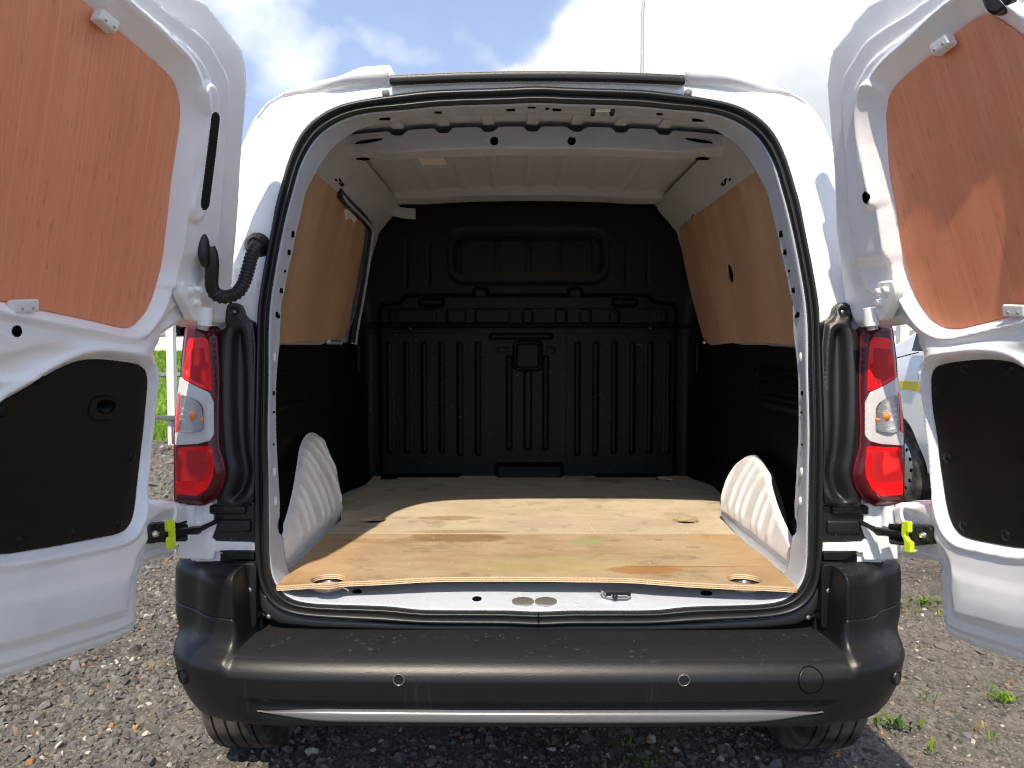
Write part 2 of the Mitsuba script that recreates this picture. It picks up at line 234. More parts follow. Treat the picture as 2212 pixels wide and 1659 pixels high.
'sill_holes': [(-0.4209,-0.0284),(-0.1407,-0.0577),(-0.0353,-0.0729),(0.0165,-0.0726),(0.3911,-0.0315),(0.1494,-0.0517),(0.2123,-0.0515)],
'bk_out': [(-0.6377,1.7505),(-0.6341,1.7117),(-0.6484,1.6474),(-0.6741,1.6279),(-0.6883,1.585),(-0.6994,1.448),(-0.7234,1.4127)],
'bk_top': [(-0.494,1.8184),(0.1484,1.8373),(0.1779,1.8159),(0.2208,1.8353),(0.4713,1.8196),(0.5691,1.8079),(0.6124,1.7885),(0.6225,1.7536),(0.6328,1.705),(0.6432,1.6467)],
'bk_win': [(-0.3416,1.6998),(0.3483,1.4633),(-0.3064,1.6569),(0.3146,1.5064)],
'bk_winrib': [(-0.275,1.6472),(-0.1318,1.5105),(0.002,1.5104),(0.1318,1.5104),(0.2674,1.5103)],
'bk_side': [(-0.5148,1.6278),(-0.4233,1.4616),(0.4179,1.6273),(0.5135,1.4613)],
'bk_ledge': [(-0.6172,1.3734),(-0.5422,1.3773),(-0.5123,1.4107),(0.5021,1.4124),(0.5358,1.3829),(0.6205,1.3731),(0.6206,1.3594),(-0.6173,1.3596)],
'bk_slots': [(-0.4631,1.4048),(-0.3548,1.3694),(0.3565,1.4045),(0.465,1.3692)],
'bk_bumps': [(-0.2264,1.442),(-0.1713,1.4125),(0.1733,1.4418),(0.2285,1.4124)],
'bk_pock': [(-0.5858,1.3498),(-0.5486,1.2986),(-0.5483,1.3498),(-0.3867,1.2986),(-0.341,1.3497),(-0.2642,1.2986),(-0.2207,1.3497),(-0.0787,1.2985),(-0.0195,1.3497),(0.02,1.2985),(0.1185,1.3496),(0.162,1.2985),(0.2209,1.3496),(0.2665,1.2985),(0.347,1.3496),(0.3848,1.2985),(0.5459,1.3496),(0.5858,1.2985)],
'bk_bar': [(-0.7107,1.2927),(0.7102,1.2709)],
'bk_handle': [(-0.1616,1.2533),(0.105,1.2316)],
'bk_ribs': [(-0.5888,1.2178),(-0.5136,1.2178),(-0.4404,1.2178),(-0.3653,1.2178),(-0.2882,1.2178),(-0.2111,1.2178),(0.2116,1.2178),(0.2886,1.2178),(0.3676,1.2177),(0.4445,1.2177),(0.5195,1.2177),(0.5964,1.2177),(-0.5925,0.7286),(0.6012,0.7294)],
'bk_short': [(-0.0787,1.1605),(0.0755,1.1605),(-0.0788,0.759),(0.0763,0.759)],
'bk_sq': [(-0.053,1.2158),(0.0539,1.1032),(-0.0134,1.1032),(0.0147,0.759)],
'bk_dash': [(-0.1281,1.1921),(-0.0787,1.1724),(0.0814,1.1921),(0.115,1.1724)],
'bk_step': [(-0.1345,0.7009),(0.1483,0.6369),(-0.631,0.6504),(-0.2841,0.6346),(0.2876,0.6511),(0.5583,0.6352)],
'bk_seam': [(0.168,1.271),(0.17,0.6991)],
'bk_floor': [(-0.7269,0.6363),(0.7572,0.6374)],
'LS_ply': [(0.4483,1.7143),(0.5179,1.7236),(0.6012,1.7245),(0.6843,1.714),(0.7789,1.7037),(1.1974,1.655),(1.2454,1.609),(1.2634,1.5127),(1.2866,1.3752),(1.3275,1.2426),(0.997,1.2215),(0.7165,1.2089),(0.4673,1.208)],
'RS_ply': [(0.4357,1.7243),(0.5955,1.7401),(0.7276,1.7365),(0.9542,1.7292),(1.2134,1.7181),(1.3742,1.7053),(1.4031,1.695),(1.4652,1.6246),(1.489,1.4831),(1.4805,1.3376),(1.4005,1.2019),(1.0583,1.2135),(0.8089,1.217),(0.6558,1.2015)],
'LS_rail': [(0.7512,1.6805),(1.2604,1.67),(1.2928,1.6298),(1.3972,1.4041),(1.3909,1.2151)],
'RS_hole': [(0.8718,1.4766),(0.8779,1.449),(0.8705,1.417)],
'RS_grill': [(0.7562,1.1289),(0.4403,1.1312),(0.7997,1.015),(0.4356,1.0358)],
'LS_trimtop': [(0.4694,1.2081),(0.7187,1.2015),(0.7581,1.2151),(1.3027,1.211)],
'LW': [(0.8194,0.911),(0.6738,0.9031),(0.5969,0.8837),(0.507,0.8472),(0.3946,0.7985),(0.2765,0.7514),(0.1753,0.7198),(0.8716,0.8752),(0.8686,0.8315),(0.8522,0.774),(0.8313,0.718),(0.7762,0.6231)],
'RW': [(0.699,0.8522),(0.7961,0.7957),(0.8253,0.7438),(0.8096,0.7033),(0.7846,0.6263),(0.6024,0.8513),(0.51,0.8337),(0.4632,0.8243),(0.4376,0.8051),(0.3075,0.7522),(0.1739,0.7125)],
'lamp': [(-0.8171,1.2476),(-0.7904,1.249),(-0.7635,1.2476),(-0.7496,1.2396),(-0.7405,1.2222),(-0.7328,1.1557),(-0.7292,1.1137),(-0.7264,1.0092),(-0.724,0.9699),(-0.7136,0.9357),(-0.7099,0.9094),(-0.7168,0.8829),(-0.733,0.8591),(-0.757,0.8431),(-0.7781,0.8418),(-0.8309,0.8452),(-0.8307,0.9567),(-0.8296,1.0352),(-0.8258,1.0875),(-0.8221,1.1137),(-0.8229,1.1689),(-0.8191,1.2356)],
'lamp_up': [(-0.8045,1.2168),(-0.7619,1.2208),(-0.752,1.2115),(-0.7448,1.1557),(-0.7395,1.099),(-0.7823,1.1148),(-0.8123,1.1279),(-0.8077,1.1822)],
'lamp_clear': [(-0.8244,1.1295),(-0.7848,1.1111),(-0.7441,1.0953),(-0.7351,1.0744),(-0.7322,1.0013),(-0.7386,0.9896),(-0.7636,0.983),(-0.8281,0.9764),(-0.8283,1.0352),(-0.8264,1.0979)],
'lamp_refl': [(-0.814,1.0901),(-0.7859,1.0835),(-0.7642,1.0744),(-0.7543,1.0613),(-0.7509,1.0118),(-0.7877,1.0065),(-0.8146,1.0078),(-0.8144,1.0483)],
'lamp_low': [(-0.8162,0.9704),(-0.734,0.9765),(-0.7294,0.9305),(-0.7318,0.9067),(-0.7445,0.8802),(-0.7672,0.8638),(-0.8247,0.8656),(-0.8246,0.904),(-0.8175,0.9515)],
'sur': [(-0.7405,1.2301),(-0.7269,1.2376),(-0.7198,1.2452),(-0.724,1.2625),(-0.7264,1.2864),(-0.7194,1.2962),(-0.7109,1.2994),(-0.7021,1.2972),(-0.6941,1.2896),(-0.6853,1.2657),(-0.6586,1.2506),(-0.6508,1.0391),(-0.6506,0.8433),(-0.6708,0.838),(-0.7165,0.8358),(-0.7345,0.84)],
'sur_rec': [(-0.7104,1.2411),(-0.6862,1.2411),(-0.6764,1.2088),(-0.6663,1.1133),(-0.6617,0.9818),(-0.6525,0.929),(-0.6514,0.9024),(-0.6625,0.8678),(-0.6866,0.8465),(-0.7052,0.8491),(-0.6914,0.8864),(-0.6856,0.9237),(-0.6934,0.9501),(-0.6992,1.0081),(-0.7063,1.1132)],
'sur_hole': [(-0.7075,1.2799)],
'chkbox': [(-0.761,0.8247),(-0.666,0.8248),(-0.6673,0.7399),(-0.7596,0.7453),(-0.7663,0.7563),(-0.751,0.7755),(-0.7643,0.7919)],
'wstrip': [(-0.8239,0.8336),(-0.7505,0.8337),(-0.7511,0.7987),(-0.7431,0.7933),(-0.7558,0.7583),(-0.7453,0.7475),(-0.657,0.7449),(-0.6573,0.7287),(-0.7469,0.7286),(-0.7512,0.7124),(-0.8289,0.715)],
'hose': [(-0.7042,1.408),(-0.6996,1.39),(-0.7055,1.3371),(-0.7058,1.3182),(-0.6976,1.309),(-0.6851,1.3088),(-0.669,1.3188),(-0.6576,1.3422),(-0.651,1.3773),(-0.6443,1.4118),(-0.6377,1.43)],
'grom_body': [(-0.6651,1.4443)],
'bump': {'tread_in':(-0.0604,0.5419),'edge':(-0.0599,0.5246),'edgeb':(-0.0598,0.5128),'grv':(-0.0597,0.4418),'strip_t':(-0.0597,0.4257),'strip_b':(-0.0598,0.4021),'bot':(-0.0598,0.3845),'tipL':(-0.6078,0.4289),'sens':(-0.2982,0.4934),'cov':(0.5754,0.4898),'covr':(0.6,0.4898),'sensL':(-0.793,0.4618),'L0':(-0.8794,0.6909),'L1':(-0.8766,0.5617),'L2':(-0.8593,0.4291),'L3':(-0.7997,0.3374),'blkin':(-0.7034,0.6945),'seam':(-0.7556,0.6),'blktop':(-0.754,0.6842),'step':(-0.6628,0.6749)},
'roofp': {'bow0':(-0.0623,0.4509),'bow1':(-0.0631,0.6392),'hole':(-0.1142,0.5203),'hdr':(-0.0615,0.2496),'fr':(-0.066,1.3308)},
'strk': [(0.1401,1.8114),(0.1897,1.8114),(0.1426,1.7824),(0.1892,1.7824)],
'ribx': [(-0.3815,0.4829),(-0.2511,0.4601),(-0.1303,0.4491),(-0.0065,0.4496),(0.1149,0.4501),(0.2396,0.4507),(0.3632,0.4627)],
'ribx2': [(-0.3978,0.9038),(-0.271,0.9043),(-0.1482,0.9048),(-0.0207,0.9053),(0.1022,0.9059),(0.2289,0.9064),(0.3478,0.9069)],
}
WEEDS = [(1.897, 1.855, 0.08, 20, 'weed growing on the gravel beside the right end of the bumper', (0.17, 0.3, 0.03)),
(1.76, 1.745, 0.05, 8, 'small weed behind the first, nearer the bumper corner', (0.22, 0.3, 0.03)),
(1.635, 0.853, 0.055, 30, 'bright green weed at the right edge of the gravel', (0.17, 0.34, 0.03)),
(1.173, 0.664, 0.06, 30, 'dark weed in the shadow beside the right rear tyre', (0.09, 0.17, 0.03)),
(0.29, 0.527, 0.03, 9, 'weed in the shade under the bumper, upper of the two', (0.13, 0.24, 0.03)),
(0.336, 0.43, 0.045, 16, 'weed in the shade under the bumper, at the bottom edge of the photo', (0.13, 0.24, 0.03)),
(1.424, 0.635, 0.04, 6, 'yellowing fallen grass tuft on the gravel right of the shadow', (0.34, 0.28, 0.06)),
(1.212, 0.507, 0.03, 12, 'tiny weed at the edge of the van shadow', (0.2, 0.32, 0.03)),
(1.427, 0.568, 0.025, 8, 'tiny weed right of the shadow, near the right edge', (0.18, 0.33, 0.03)),
(1.878, 1.696, 0.04, 8, 'small weed between the bumper and the right door', (0.24, 0.34, 0.03)),
(1.374, 0.848, 0.03, 6, 'sprig of weed low by the right door foot', (0.2, 0.3, 0.05))]

# ------------------------------------------------------------------ helpers
def A(l): return np.asarray(l, float)
def sm(a, k=.06): return .5*(a+np.sqrt(a*a+k*k))-.5*k
def ss(a, b, x):
    t = np.clip((np.asarray(x, float)-a)/(b-a), 0, 1); return t*t*(3-2*t)
def chaikin(p, n=2, closed=True):
    p = A(p)
    for _ in range(n):
        q = np.roll(p, -1, 0) if closed else p[1:]
        a = p if closed else p[:-1]
        r = np.empty((2*len(a), p.shape[1])); r[0::2] = .75*a+.25*q; r[1::2] = .25*a+.75*q
        p = r if closed else np.vstack([p[:1], r, p[-1:]])
    return p
def dens(p, step, closed=True):
    p = A(p); out = []
    q = np.vstack([p, p[:1]]) if closed else p
    for a, b in zip(q[:-1], q[1:]):
        n = max(1, int(math.ceil(np.linalg.norm(b-a)/step)))
        out.append(a+(b-a)*np.arange(n)[:, None]/n)
    if not closed: out.append(q[-1:])
    return np.vstack(out)
def sdist(poly, P):
    """signed distance, positive outside"""
    pts = shapely.points(P)
    d = shapely.distance(pts, poly.exterior)
    return np.where(shapely.contains_properly(poly, pts), -d, d)
def ccw(p):
    p = A(p); return p if Polygon(p).exterior.is_ccw else p[::-1]
def rrect(x0, z0, x1, z1, r, n=5):
    x0, x1 = min(x0, x1), max(x0, x1); z0, z1 = min(z0, z1), max(z0, z1)
    r = min(r, (x1-x0)/2*.98, (z1-z0)/2*.98); out = []
    for cx, cz, a0 in ((x1-r, z1-r, 0), (x0+r, z1-r, 90), (x0+r, z0+r, 180), (x1-r, z0+r, 270)):
        a = np.radians(a0+np.linspace(0, 90, n)); out.append(np.c_[cx+r*np.cos(a), cz+r*np.sin(a)])
    return np.vstack(out)
def circ(x, z, r, n=24, e=1.0):
    a = np.linspace(0, 2*np.pi, n, endpoint=False); return np.c_[x+r*np.cos(a), z+r*e*np.sin(a)]
def onrm(p):
    t = np.roll(p, -1, 0)-np.roll(p, 1, 0); t /= np.maximum(np.linalg.norm(t, axis=1, keepdims=True), 1e-9)
    return np.c_[t[:, 1], -t[:, 0]]
def sheet(outline, frame, h=0., holes=(), step=.008, thick=0., bev=.0015, back=False):
    """a sheet over a 2-D outline, raised by h(points), its rim turned back by thick; frame(a, b, h) -> 3-D"""
    loops = [dens(ccw(outline), step)]+[dens(ccw(q)[::-1], step) for q in holes]
    poly = Polygon(loops[0], [l for l in loops[1:]])
    if not poly.is_valid: poly = poly.buffer(0)
    B = np.vstack(loops)
    x0, y0, x1, y1 = poly.bounds
    gx, gy = np.meshgrid(np.arange(x0+step*.5, x1, step), np.arange(y0+step*.5, y1, step*.9))
    gx[1::2] += step*.5
    G = np.c_[gx.ravel(), gy.ravel()]
    inner = poly.buffer(-step*.55)
    G = G[shapely.contains_xy(inner, G[:, 0], G[:, 1])] if not inner.is_empty else G[:0]
    P = np.vstack([B, G])
    tri = Delaunay(P, qhull_options='QJ Pp').simplices
    c = P[tri].mean(1); tri = tri[shapely.contains_xy(poly, c[:, 0], c[:, 1])]
    a, b, d = P[tri[:, 0]], P[tri[:, 1]], P[tri[:, 2]]
    ar = (b[:, 0]-a[:, 0])*(d[:, 1]-a[:, 1])-(b[:, 1]-a[:, 1])*(d[:, 0]-a[:, 0])
    tri = tri[np.abs(ar) > 1e-10]; ar = ar[np.abs(ar) > 1e-10]
    tri = np.where((ar < 0)[:, None], tri[:, ::-1], tri)
    H = h(P) if callable(h) else np.full(len(P), float(h))
    V, F = [frame(P[:, 0], P[:, 1], H)], [tri]; n = len(P)
    if back:
        V.append(frame(P[:, 0], P[:, 1], H-thick)); F.append(tri[:, ::-1]+n); n += len(P)
    if thick:
        i0 = 0
        for l in loops:
            k = len(l); nn = onrm(l); hb = H[i0:i0+k]; i0 += k
            w = bev
            rows = [frame(l[:, 0], l[:, 1], hb), frame(l[:, 0]+nn[:, 0]*w*.7, l[:, 1]+nn[:, 1]*w*.7, hb-w*.3), frame(l[:, 0]+nn[:, 0]*w, l[:, 1]+nn[:, 1]*w, hb-w)]
            if thick > w*1.01: rows += [frame(l[:, 0]+nn[:, 0]*w, l[:, 1]+nn[:, 1]*w, hb-w-.0004), frame(l[:, 0]+nn[:, 0]*w, l[:, 1]+nn[:, 1]*w, hb-thick)]
            j = np.arange(k); j2 = (j+1) % k
            for r in range(len(rows)-1):
                a, b = rows[r], rows[r+1]
                V += [a, b]
                F.append(np.vstack([np.c_[j+n, j+n+k, j2+n], np.c_[j2+n, j+n+k, j2+n+k]])); n += 2*k
            # weld-free rows: the normals of each strip are averaged below
    return trimesh.Trimesh(np.vstack(V), np.vstack(F), process=False)
def cat(*ms):
    ms = [m for m in ms if m is not None]
    return trimesh.util.concatenate(ms)
def loft(loops, closed=True, cap=False):
    """loops: list of (n,3)"""
    n = len(loops[0]); V = np.vstack(loops); F = []
    j = np.arange(n if closed else n-1); j2 = (j+1) % n
    for r in range(len(loops)-1):
        F.append(np.vstack([np.c_[j+r*n, j2+r*n, j+(r+1)*n], np.c_[j2+r*n, j2+(r+1)*n, j+(r+1)*n]]))
    if cap:
        for r, s in ((0, 1), (len(loops)-1, -1)):
            V = np.vstack([V, loops[r].mean(0)]); c = len(V)-1
            F.append(np.c_[j+r*n, np.full(len(j), c), j2+r*n][:, ::s])
    return trimesh.Trimesh(V, np.vstack(F), process=False)
def tube(path, rad, n=14, cap=True):
    P = A(path); m = len(P); R = np.broadcast_to(rad, (m,))
    t = np.gradient(P, axis=0); t /= np.linalg.norm(t, axis=1, keepdims=True)
    u = np.cross(t[0], [0, 0, 1.]);
    if np.linalg.norm(u) < .1: u = np.cross(t[0], [1., 0, 0])
    a = np.linspace(0, 2*np.pi, n, endpoint=False); loops = []
    for i in range(m):
        u = u-t[i]*(u@t[i]); u /= np.linalg.norm(u); w = np.cross(t[i], u)
        loops.append(P[i]+R[i]*(np.cos(a)[:, None]*u+np.sin(a)[:, None]*w))
    return loft(loops, True, cap)
def spline(p, n):
    from scipy.interpolate import CubicSpline
    p = A(p); d = np.r_[0, np.cumsum(np.linalg.norm(np.diff(p, axis=0), axis=1))]
    return CubicSpline(d, p)(np.linspace(0, d[-1], n))
def rbox(c, s, r=.004, seg=10):
    c, s = A(c), A(s)/2-r
    sp = m3.Manifold.sphere(r, seg)
    m = m3.Manifold.batch_hull([sp.translate((c+s*A([i, j, k])).tolist()) for i in (-1, 1) for j in (-1, 1) for k in (-1, 1)]).to_mesh()
    return trimesh.Trimesh(m.vert_properties[:, :3], m.tri_verts, process=False)
def rev(prof, axis='x', n=48):
    """revolve a profile of (along, radius)"""
    a = np.linspace(0, 2*np.pi, n, endpoint=False); loops = []
    for x, r in prof:
        loops.append(np.c_[np.full(n, x), r*np.cos(a), r*np.sin(a)])
    m = loft(loops, True)
    if axis == 'y': m.vertices = m.vertices[:, [1, 0, 2]]
    if axis == 'z': m.vertices = m.vertices[:, [1, 2, 0]]
    return m
def mv(m, t=(0, 0, 0), R=None):
    m = m.copy(); v = np.array(m.vertices)
    if R is not None: v = v@A(R).T
    m.vertices = v+A(t); return m
def mir(m):
    m = m.copy(); m.vertices = np.array(m.vertices)*A([-1, 1, 1]); m.faces = np.array(m.faces)[:, ::-1]; return m
taken = set()
def num(k):
    if k not in taken: taken.add(k); return k
    i = 1
    while f'{k}_{i:03d}' in taken: i += 1
    k = f'{k}_{i:03d}'; taken.add(k); return k
def part(parent, name, mesh, m, smooth=True, label=None, kind=None, color=None):
    key = num(parent+'__'+name if parent else name)
    scene[key] = mikit.ply(mesh, 'm_'+m, smooth, color=color)
    if label or kind: labels[key] = {k: v for k, v in (('label', label), ('kind', kind)) if v}
    return key
def thing(name, label, cat_, group=None):
    k = num(name); labels[k] = {'label': label, 'category': cat_}
    if group: labels[k]['group'] = group
    return k
def struct(name, mesh, m, smooth=True):
    k = num(name); scene[k] = mikit.ply(mesh, 'm_'+m, smooth); labels[k] = {'kind': 'structure'}; return k

# ------------------------------------------------------------------ frames
def yb(z): return .20*sm(z-1.0)
def o_(z): return .03+.23*sm(z-1.0)
BR = math.radians(13)
def door_frame(sg):
    H = A([.80*sg, 0.]); n = A([-sg*math.cos(BR), -math.sin(BR)]); u = A([sg*math.sin(BR), -math.cos(BR)])
    def f(s, z, h):
        s, z, h = np.broadcast_arrays(A(s), A(z), A(h)); k = o_(z)+h
        return np.stack([H[0]+s*u[0]+k*n[0], H[1]+s*u[1]+k*n[1], z], -1)
    return f
def rear_frame(x, z, h):     # h towards the camera
    x, z, h = np.broadcast_arrays(A(x), A(z), A(h)); return np.stack([x, yb(z)-h, z], -1)
def bulk_frame(x, z, h):
    x, z, h = np.broadcast_arrays(A(x), A(z), A(h)); return np.stack([x, 1.53-h, z], -1)
def wall_x(z): return .735-.26*sm(A(z)-1.25, .1)
def side_frame(sg, fx=wall_x):
    def f(y, z, h):
        y, z, h = np.broadcast_arrays(A(y), A(z), A(h)); return np.stack([sg*(fx(z)-h), y, z], -1)
    return f
def floor_frame(z0):
    def f(x, y, h):
        x, y, h = np.broadcast_arrays(A(x), A(y), A(h)); return np.stack([x, y, z0+h], -1)
    return f
TH = np.linspace(-np.pi, np.pi, 360, endpoint=False)
def polar(half, c=(0., 1.2)):
    """a symmetric closed loop from its left half (x,z), as radii at the angles TH"""
    p = dens(half, .01, False); p = np.vstack([p, p*A([-1, 1])])
    a = np.arctan2(p[:, 1]-c[1], p[:, 0]-c[0]); r = np.hypot(p[:, 0]-c[0], p[:, 1]-c[1])
    k = np.argsort(a); a, r = a[k], r[k]
    return np.interp(TH, np.r_[a-2*np.pi, a, a+2*np.pi], np.r_[r, r, r])
def ploop(r, y, lean=True, c=(0., 1.2)):
    x, z = c[0]+r*np.cos(TH), c[1]+r*np.sin(TH)
    return np.c_[x, y+(yb(z) if lean else 0)+np.zeros_like(x), z]

# ------------------------------------------------------------------ the van
VAN = thing('van', 'white panel van seen from behind with both rear doors open and a plywood load floor', 'van')
rng = np.random.default_rng(7)

# --- body shell: seal opening -> rear face -> rounded corners -> sides
out_half = D['body_top'][:1]+[(-.30, 1.884), (-.47, 1.872), (-.56, 1.862), (-.632, 1.846), (-.68, 1.815), (-.712, 1.77), (-.745, 1.68), (-.775, 1.55), (-.80, 1.40), (-.815, 1.25), (-.825, 1.1), (-.828, .9), (-.828, .70), (-.80, .60), (-.74, .56), (0, .56)]
from scipy.ndimage import gaussian_filter1d
smr = lambda r, s=1.6: gaussian_filter1d(r, s, mode='wrap')
RO = polar(out_half); SO = smr(polar(D['seal_o']))
m_ = np.minimum(RO-.012, SO+.004)
shp = []
def lp(r, y): shp.append(ploop(r, y))
gap = RO-SO
def off(d): return np.minimum(d, .62*gap*d/.058)
lp(SO-.004, .004); lp(SO+gap*.10, -.002); lp(SO+gap*.30, -.004); lp(RO-off(.058), .001)
lp(RO-off(.030), .006); lp(RO-off(.0275), .014); lp(RO-off(.0245), .014); lp(RO-off(.022), .010)
lp(RO-off(.012), .022); lp(RO-off(.004), .045); lp(RO+.004, .09); lp(RO+.012, .16); lp(RO+.026, .35)
def oval(top, sx, y):
    a = RO+.045; x, z = a*np.cos(TH), 1.2+a*np.sin(TH)
    z = np.where(z > 1.2, 1.2+(z-1.2)*(top-1.2)/.70, z); return np.c_[x*sx, np.full_like(x, y), np.maximum(z, .34)]
for y, top, sx in ((.9, 1.90, 1.), (1.8, 1.90, 1.), (2.6, 1.86, .99), (3.1, 1.62, .97), (3.4, 1.32, .96), (3.9, 1.20, .92), (4.25, .95, .8)): shp.append(oval(top, sx, y))
part(VAN, 'body_shell', loft(shp, True), 'white_paint')
# rear roof edge: raised ends and the black strip with its overhang
def roof_z(x): return 1.858-.045*(np.abs(x)/.36)**2*.35
for sg in (-1, 1):
    px = np.linspace(.360, .625, 24); prof = []
    for k, x in enumerate(px):
        t = k/23.; hgt = .0215*(1-ss(.22, .52, t))+.0055*(1-ss(.55, .95, t))+.001
        zc = np.interp(x, [.36, .47, .56, .63], [1.862, 1.854, 1.845, 1.833]); y0 = yb(zc)
        f = 1-ss(.35, .85, t); g = 1-ss(.72, 1., t)
        prof.append(np.c_[np.full(9, sg*x), y0+A([.02, .002-.010*f, -.004-.020*f, -.006-.024*f, -.002-.020*f, .012, .06, .12, .12]), zc-.012*(1-g)+A([-.03, -.026+.008*f, -.012+.004*f, hgt*.35, hgt*.85, hgt, hgt, .0, -.03])*(.25+.75*g)])
    part(VAN, 'roof_corner', loft(prof, True, True), 'white_paint', 50)
bx = np.linspace(-.3575, .3575, 41); lo = []
for x in bx:
    z = 1.8655-.011*(x/.36)**2; y0 = yb(z)-.034
    lo.append(np.c_[np.full(10, x), y0+A([.0, -.004, -.006, -.004, .001, .002, .006, .05, .05, .01]), z+A([-.0185, -.016, -.009, -.003, -.001, .001, .003, .003, -.018, -.0195])])
part(VAN, 'roof_strip', loft(lo, True, True), 'rubber', 35)
lo = []
for x in bx:
    z = 1.8655-.011*(x/.36)**2
    lo.append(np.c_[np.full(5, x), yb(z)+A([-.03, .06, .12, .12, -.02]), z+A([.0035, .012, .014, -.02, -.02])])
part(VAN, 'roof_edge', loft(lo, True, True), 'white_paint', 35)
for sg in (-1, 1):   # rubber stops above the seal
    part(VAN, 'rubber_stop', mv(trimesh.creation.icosphere(2, .011), (sg*.372, yb(1.824)+.003, 1.8225)), 'grey_rubber')

# --- weather seal: two-lobed rubber profile
SI = smr(polar(D['seal_i']))
tt = A([0, .03, .08, .16, .28, .40, .50, .56, .61, .66, .74, .82, .90, .96, 1.0, 1.0])
yy = A([.006, -.004, -.012, -.018, -.0215, -.020, -.015, -.008, -.005, -.008, -.0125, -.014, -.012, -.006, .002, .03])
part(VAN, 'door_seal', loft([ploop(SO*(1-t)+SI*t, y) for t, y in zip(tt, yy)]), 'rubber')
part(VAN, 'seal_joint', rbox((-.0, yb(.57)-.014, .569), (.0015, .016, .034), .0005), 'hole_dark', False)

# --- jamb: flange, inner pillar and sill
jh = [tuple(p) for p in D['jamb']]
jh = jh[:-1]+[(-.6145, .69), (-.611, .662), (-.602, .630), (-.588, .618), (-.56, .613), (-.45, .611), (-.3, .610), (0, .609)]
JB = smr(polar(jh), .9); J2 = polar([(0, 1.835), (-.40, 1.82), (-.56, 1.78), (-.62, 1.71), (-.665, 1.60), (-.73, 1.35), (-.75, 1.2), (-.75, .615), (0, .613)])
mid = JB*.36+SI*.64
jl = [ploop(SI+.002, .006), ploop(SI-.0025, .004), ploop(SI-.004, .012), ploop(mid-.002, .035), ploop(JB+.004, .078), ploop(JB, .086), ploop(JB+.001, .093), ploop(np.maximum(J2, JB+.004), .15)]
for q_, k_ in zip(jl, (0, 0, 0, .3, 1, 1, 1, 1)): q_[:, 1] += .05*k_*ss(.68, .61, q_[:, 2])*ss(.615, .58, np.abs(q_[:, 0]))
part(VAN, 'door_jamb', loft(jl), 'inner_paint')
# holes and plugs in the jamb
holes = []
def jamb_pt(z, k=.045):
    th = math.atan2(z-1.2, -.62); r1 = np.interp(th % (2*np.pi), TH % (2*np.pi), SI, period=2*np.pi); r2 = np.interp(th % (2*np.pi), TH % (2*np.pi), JB, period=2*np.pi)
    t = k/.09; r = r1*(1-t)+r2*t; return r*math.cos(th), 1.2+r*math.sin(th)
for z, w, hgt, k in ((1.485, .003, .016, .070), (1.435, .003, .013, .068), (1.385, .0015, .006, .070), (1.335, .003, .012, .066), (1.275, .0035, .013, .055), (1.272, .0015, .010, .075), (1.09, .0022, .011, .06), (1.045, .0014, .005, .07), (.97, .0014, .005, .06)):
    for sg in (-1, 1):
        x, z2 = jamb_pt(z, k)
        part(VAN, 'jamb_slot', mv(rbox((0, 0, 0), (.003, w*4.5, hgt), .001, 6), (sg*(abs(x)-.0002), yb(z2)+.004+k*.92, z2), [[.97, .22*-sg, 0], [.22*sg, .97, 0], [0, 0, 1]]), 'hole_dark', False)
for z in (1.175, .835, .905):
    for sg in (-1, 1):
        x, z2 = jamb_pt(z, .055)
        s = trimesh.creation.icosphere(2, 1.); s.vertices = s.vertices*A([.004, .009, .011])
        part(VAN, 'jamb_plug', mv(s, (sg*abs(x), yb(z2)+.055, z2)), 'white_paint')
for sg in (-1, 1):
    x, z2 = jamb_pt(.765, .078); s = trimesh.creation.icosphere(2, 1.); s.vertices = s.vertices*A([.006, .010, .024])
    part(VAN, 'jamb_slot', mv(s, (sg*(abs(x)-.001), .085, z2)), 'hole_dark')
# sill furniture
def sill_z(y, x=0.):
    t = np.clip((y-.012)/.118, 0, 1); s0 = np.interp(abs(x), [0, .25, .36, .6], [.5865, .5868, .5965, .600]); s1 = np.interp(abs(x), [0, .3, .45, .6], [.6095, .6105, .6115, .616])
    return s0*(1-t)+s1*t
for x, y, a, b in ((-.436, .068, .0096, .007), (-.1445, .046, .010, .007), (.408, .062, .0118, .008)):
    c = circ(x, y, a, 20, .9); part(VAN, 'sill_hole', sheet(c, lambda u, v, h: np.stack([u, v, sill_z(v, x)+.0045+h], -1), 0, step=.004, thick=.006), 'hole_dark')
for x in (-.0345, .020):
    part(VAN, 'sill_plug', sheet(circ(x, .034, .0250, 32, .72), lambda u, v, h: np.stack([u, v, sill_z(v, x)+.005+h], -1), 0, step=.005, thick=.006), 'zinc')
def latch(parent, x, y, z):
    part(parent, 'latch_plate', rbox((x, y, z+.006), (.056, .026, .008), .003), 'zinc', 30)
    part(parent, 'latch_plate', rbox((x, y-.010, z+.014), (.060, .006, .012), .0025), 'gloss_black', 30)
    part(parent, 'latch_jaw', rbox((x+.002, y-.016, z+.008), (.040, .006, .010), .002), 'chrome', 30)
    part(parent, 'latch_bolt', mv(trimesh.creation.icosphere(2, .007), (x-.009, y-.018, z+.009)), 'gloss_black')
    part(parent, 'latch_lever', mv(rbox((0, 0, 0), (.008, .022, .018), .003), (x-.035, y+.004, z+.010), [[.9, 0, -.43], [0, 1, 0], [.43, 0, .9]]), 'zinc', 30)
latch(VAN, .193, .052, float(sill_z(.052, .193))+.002)
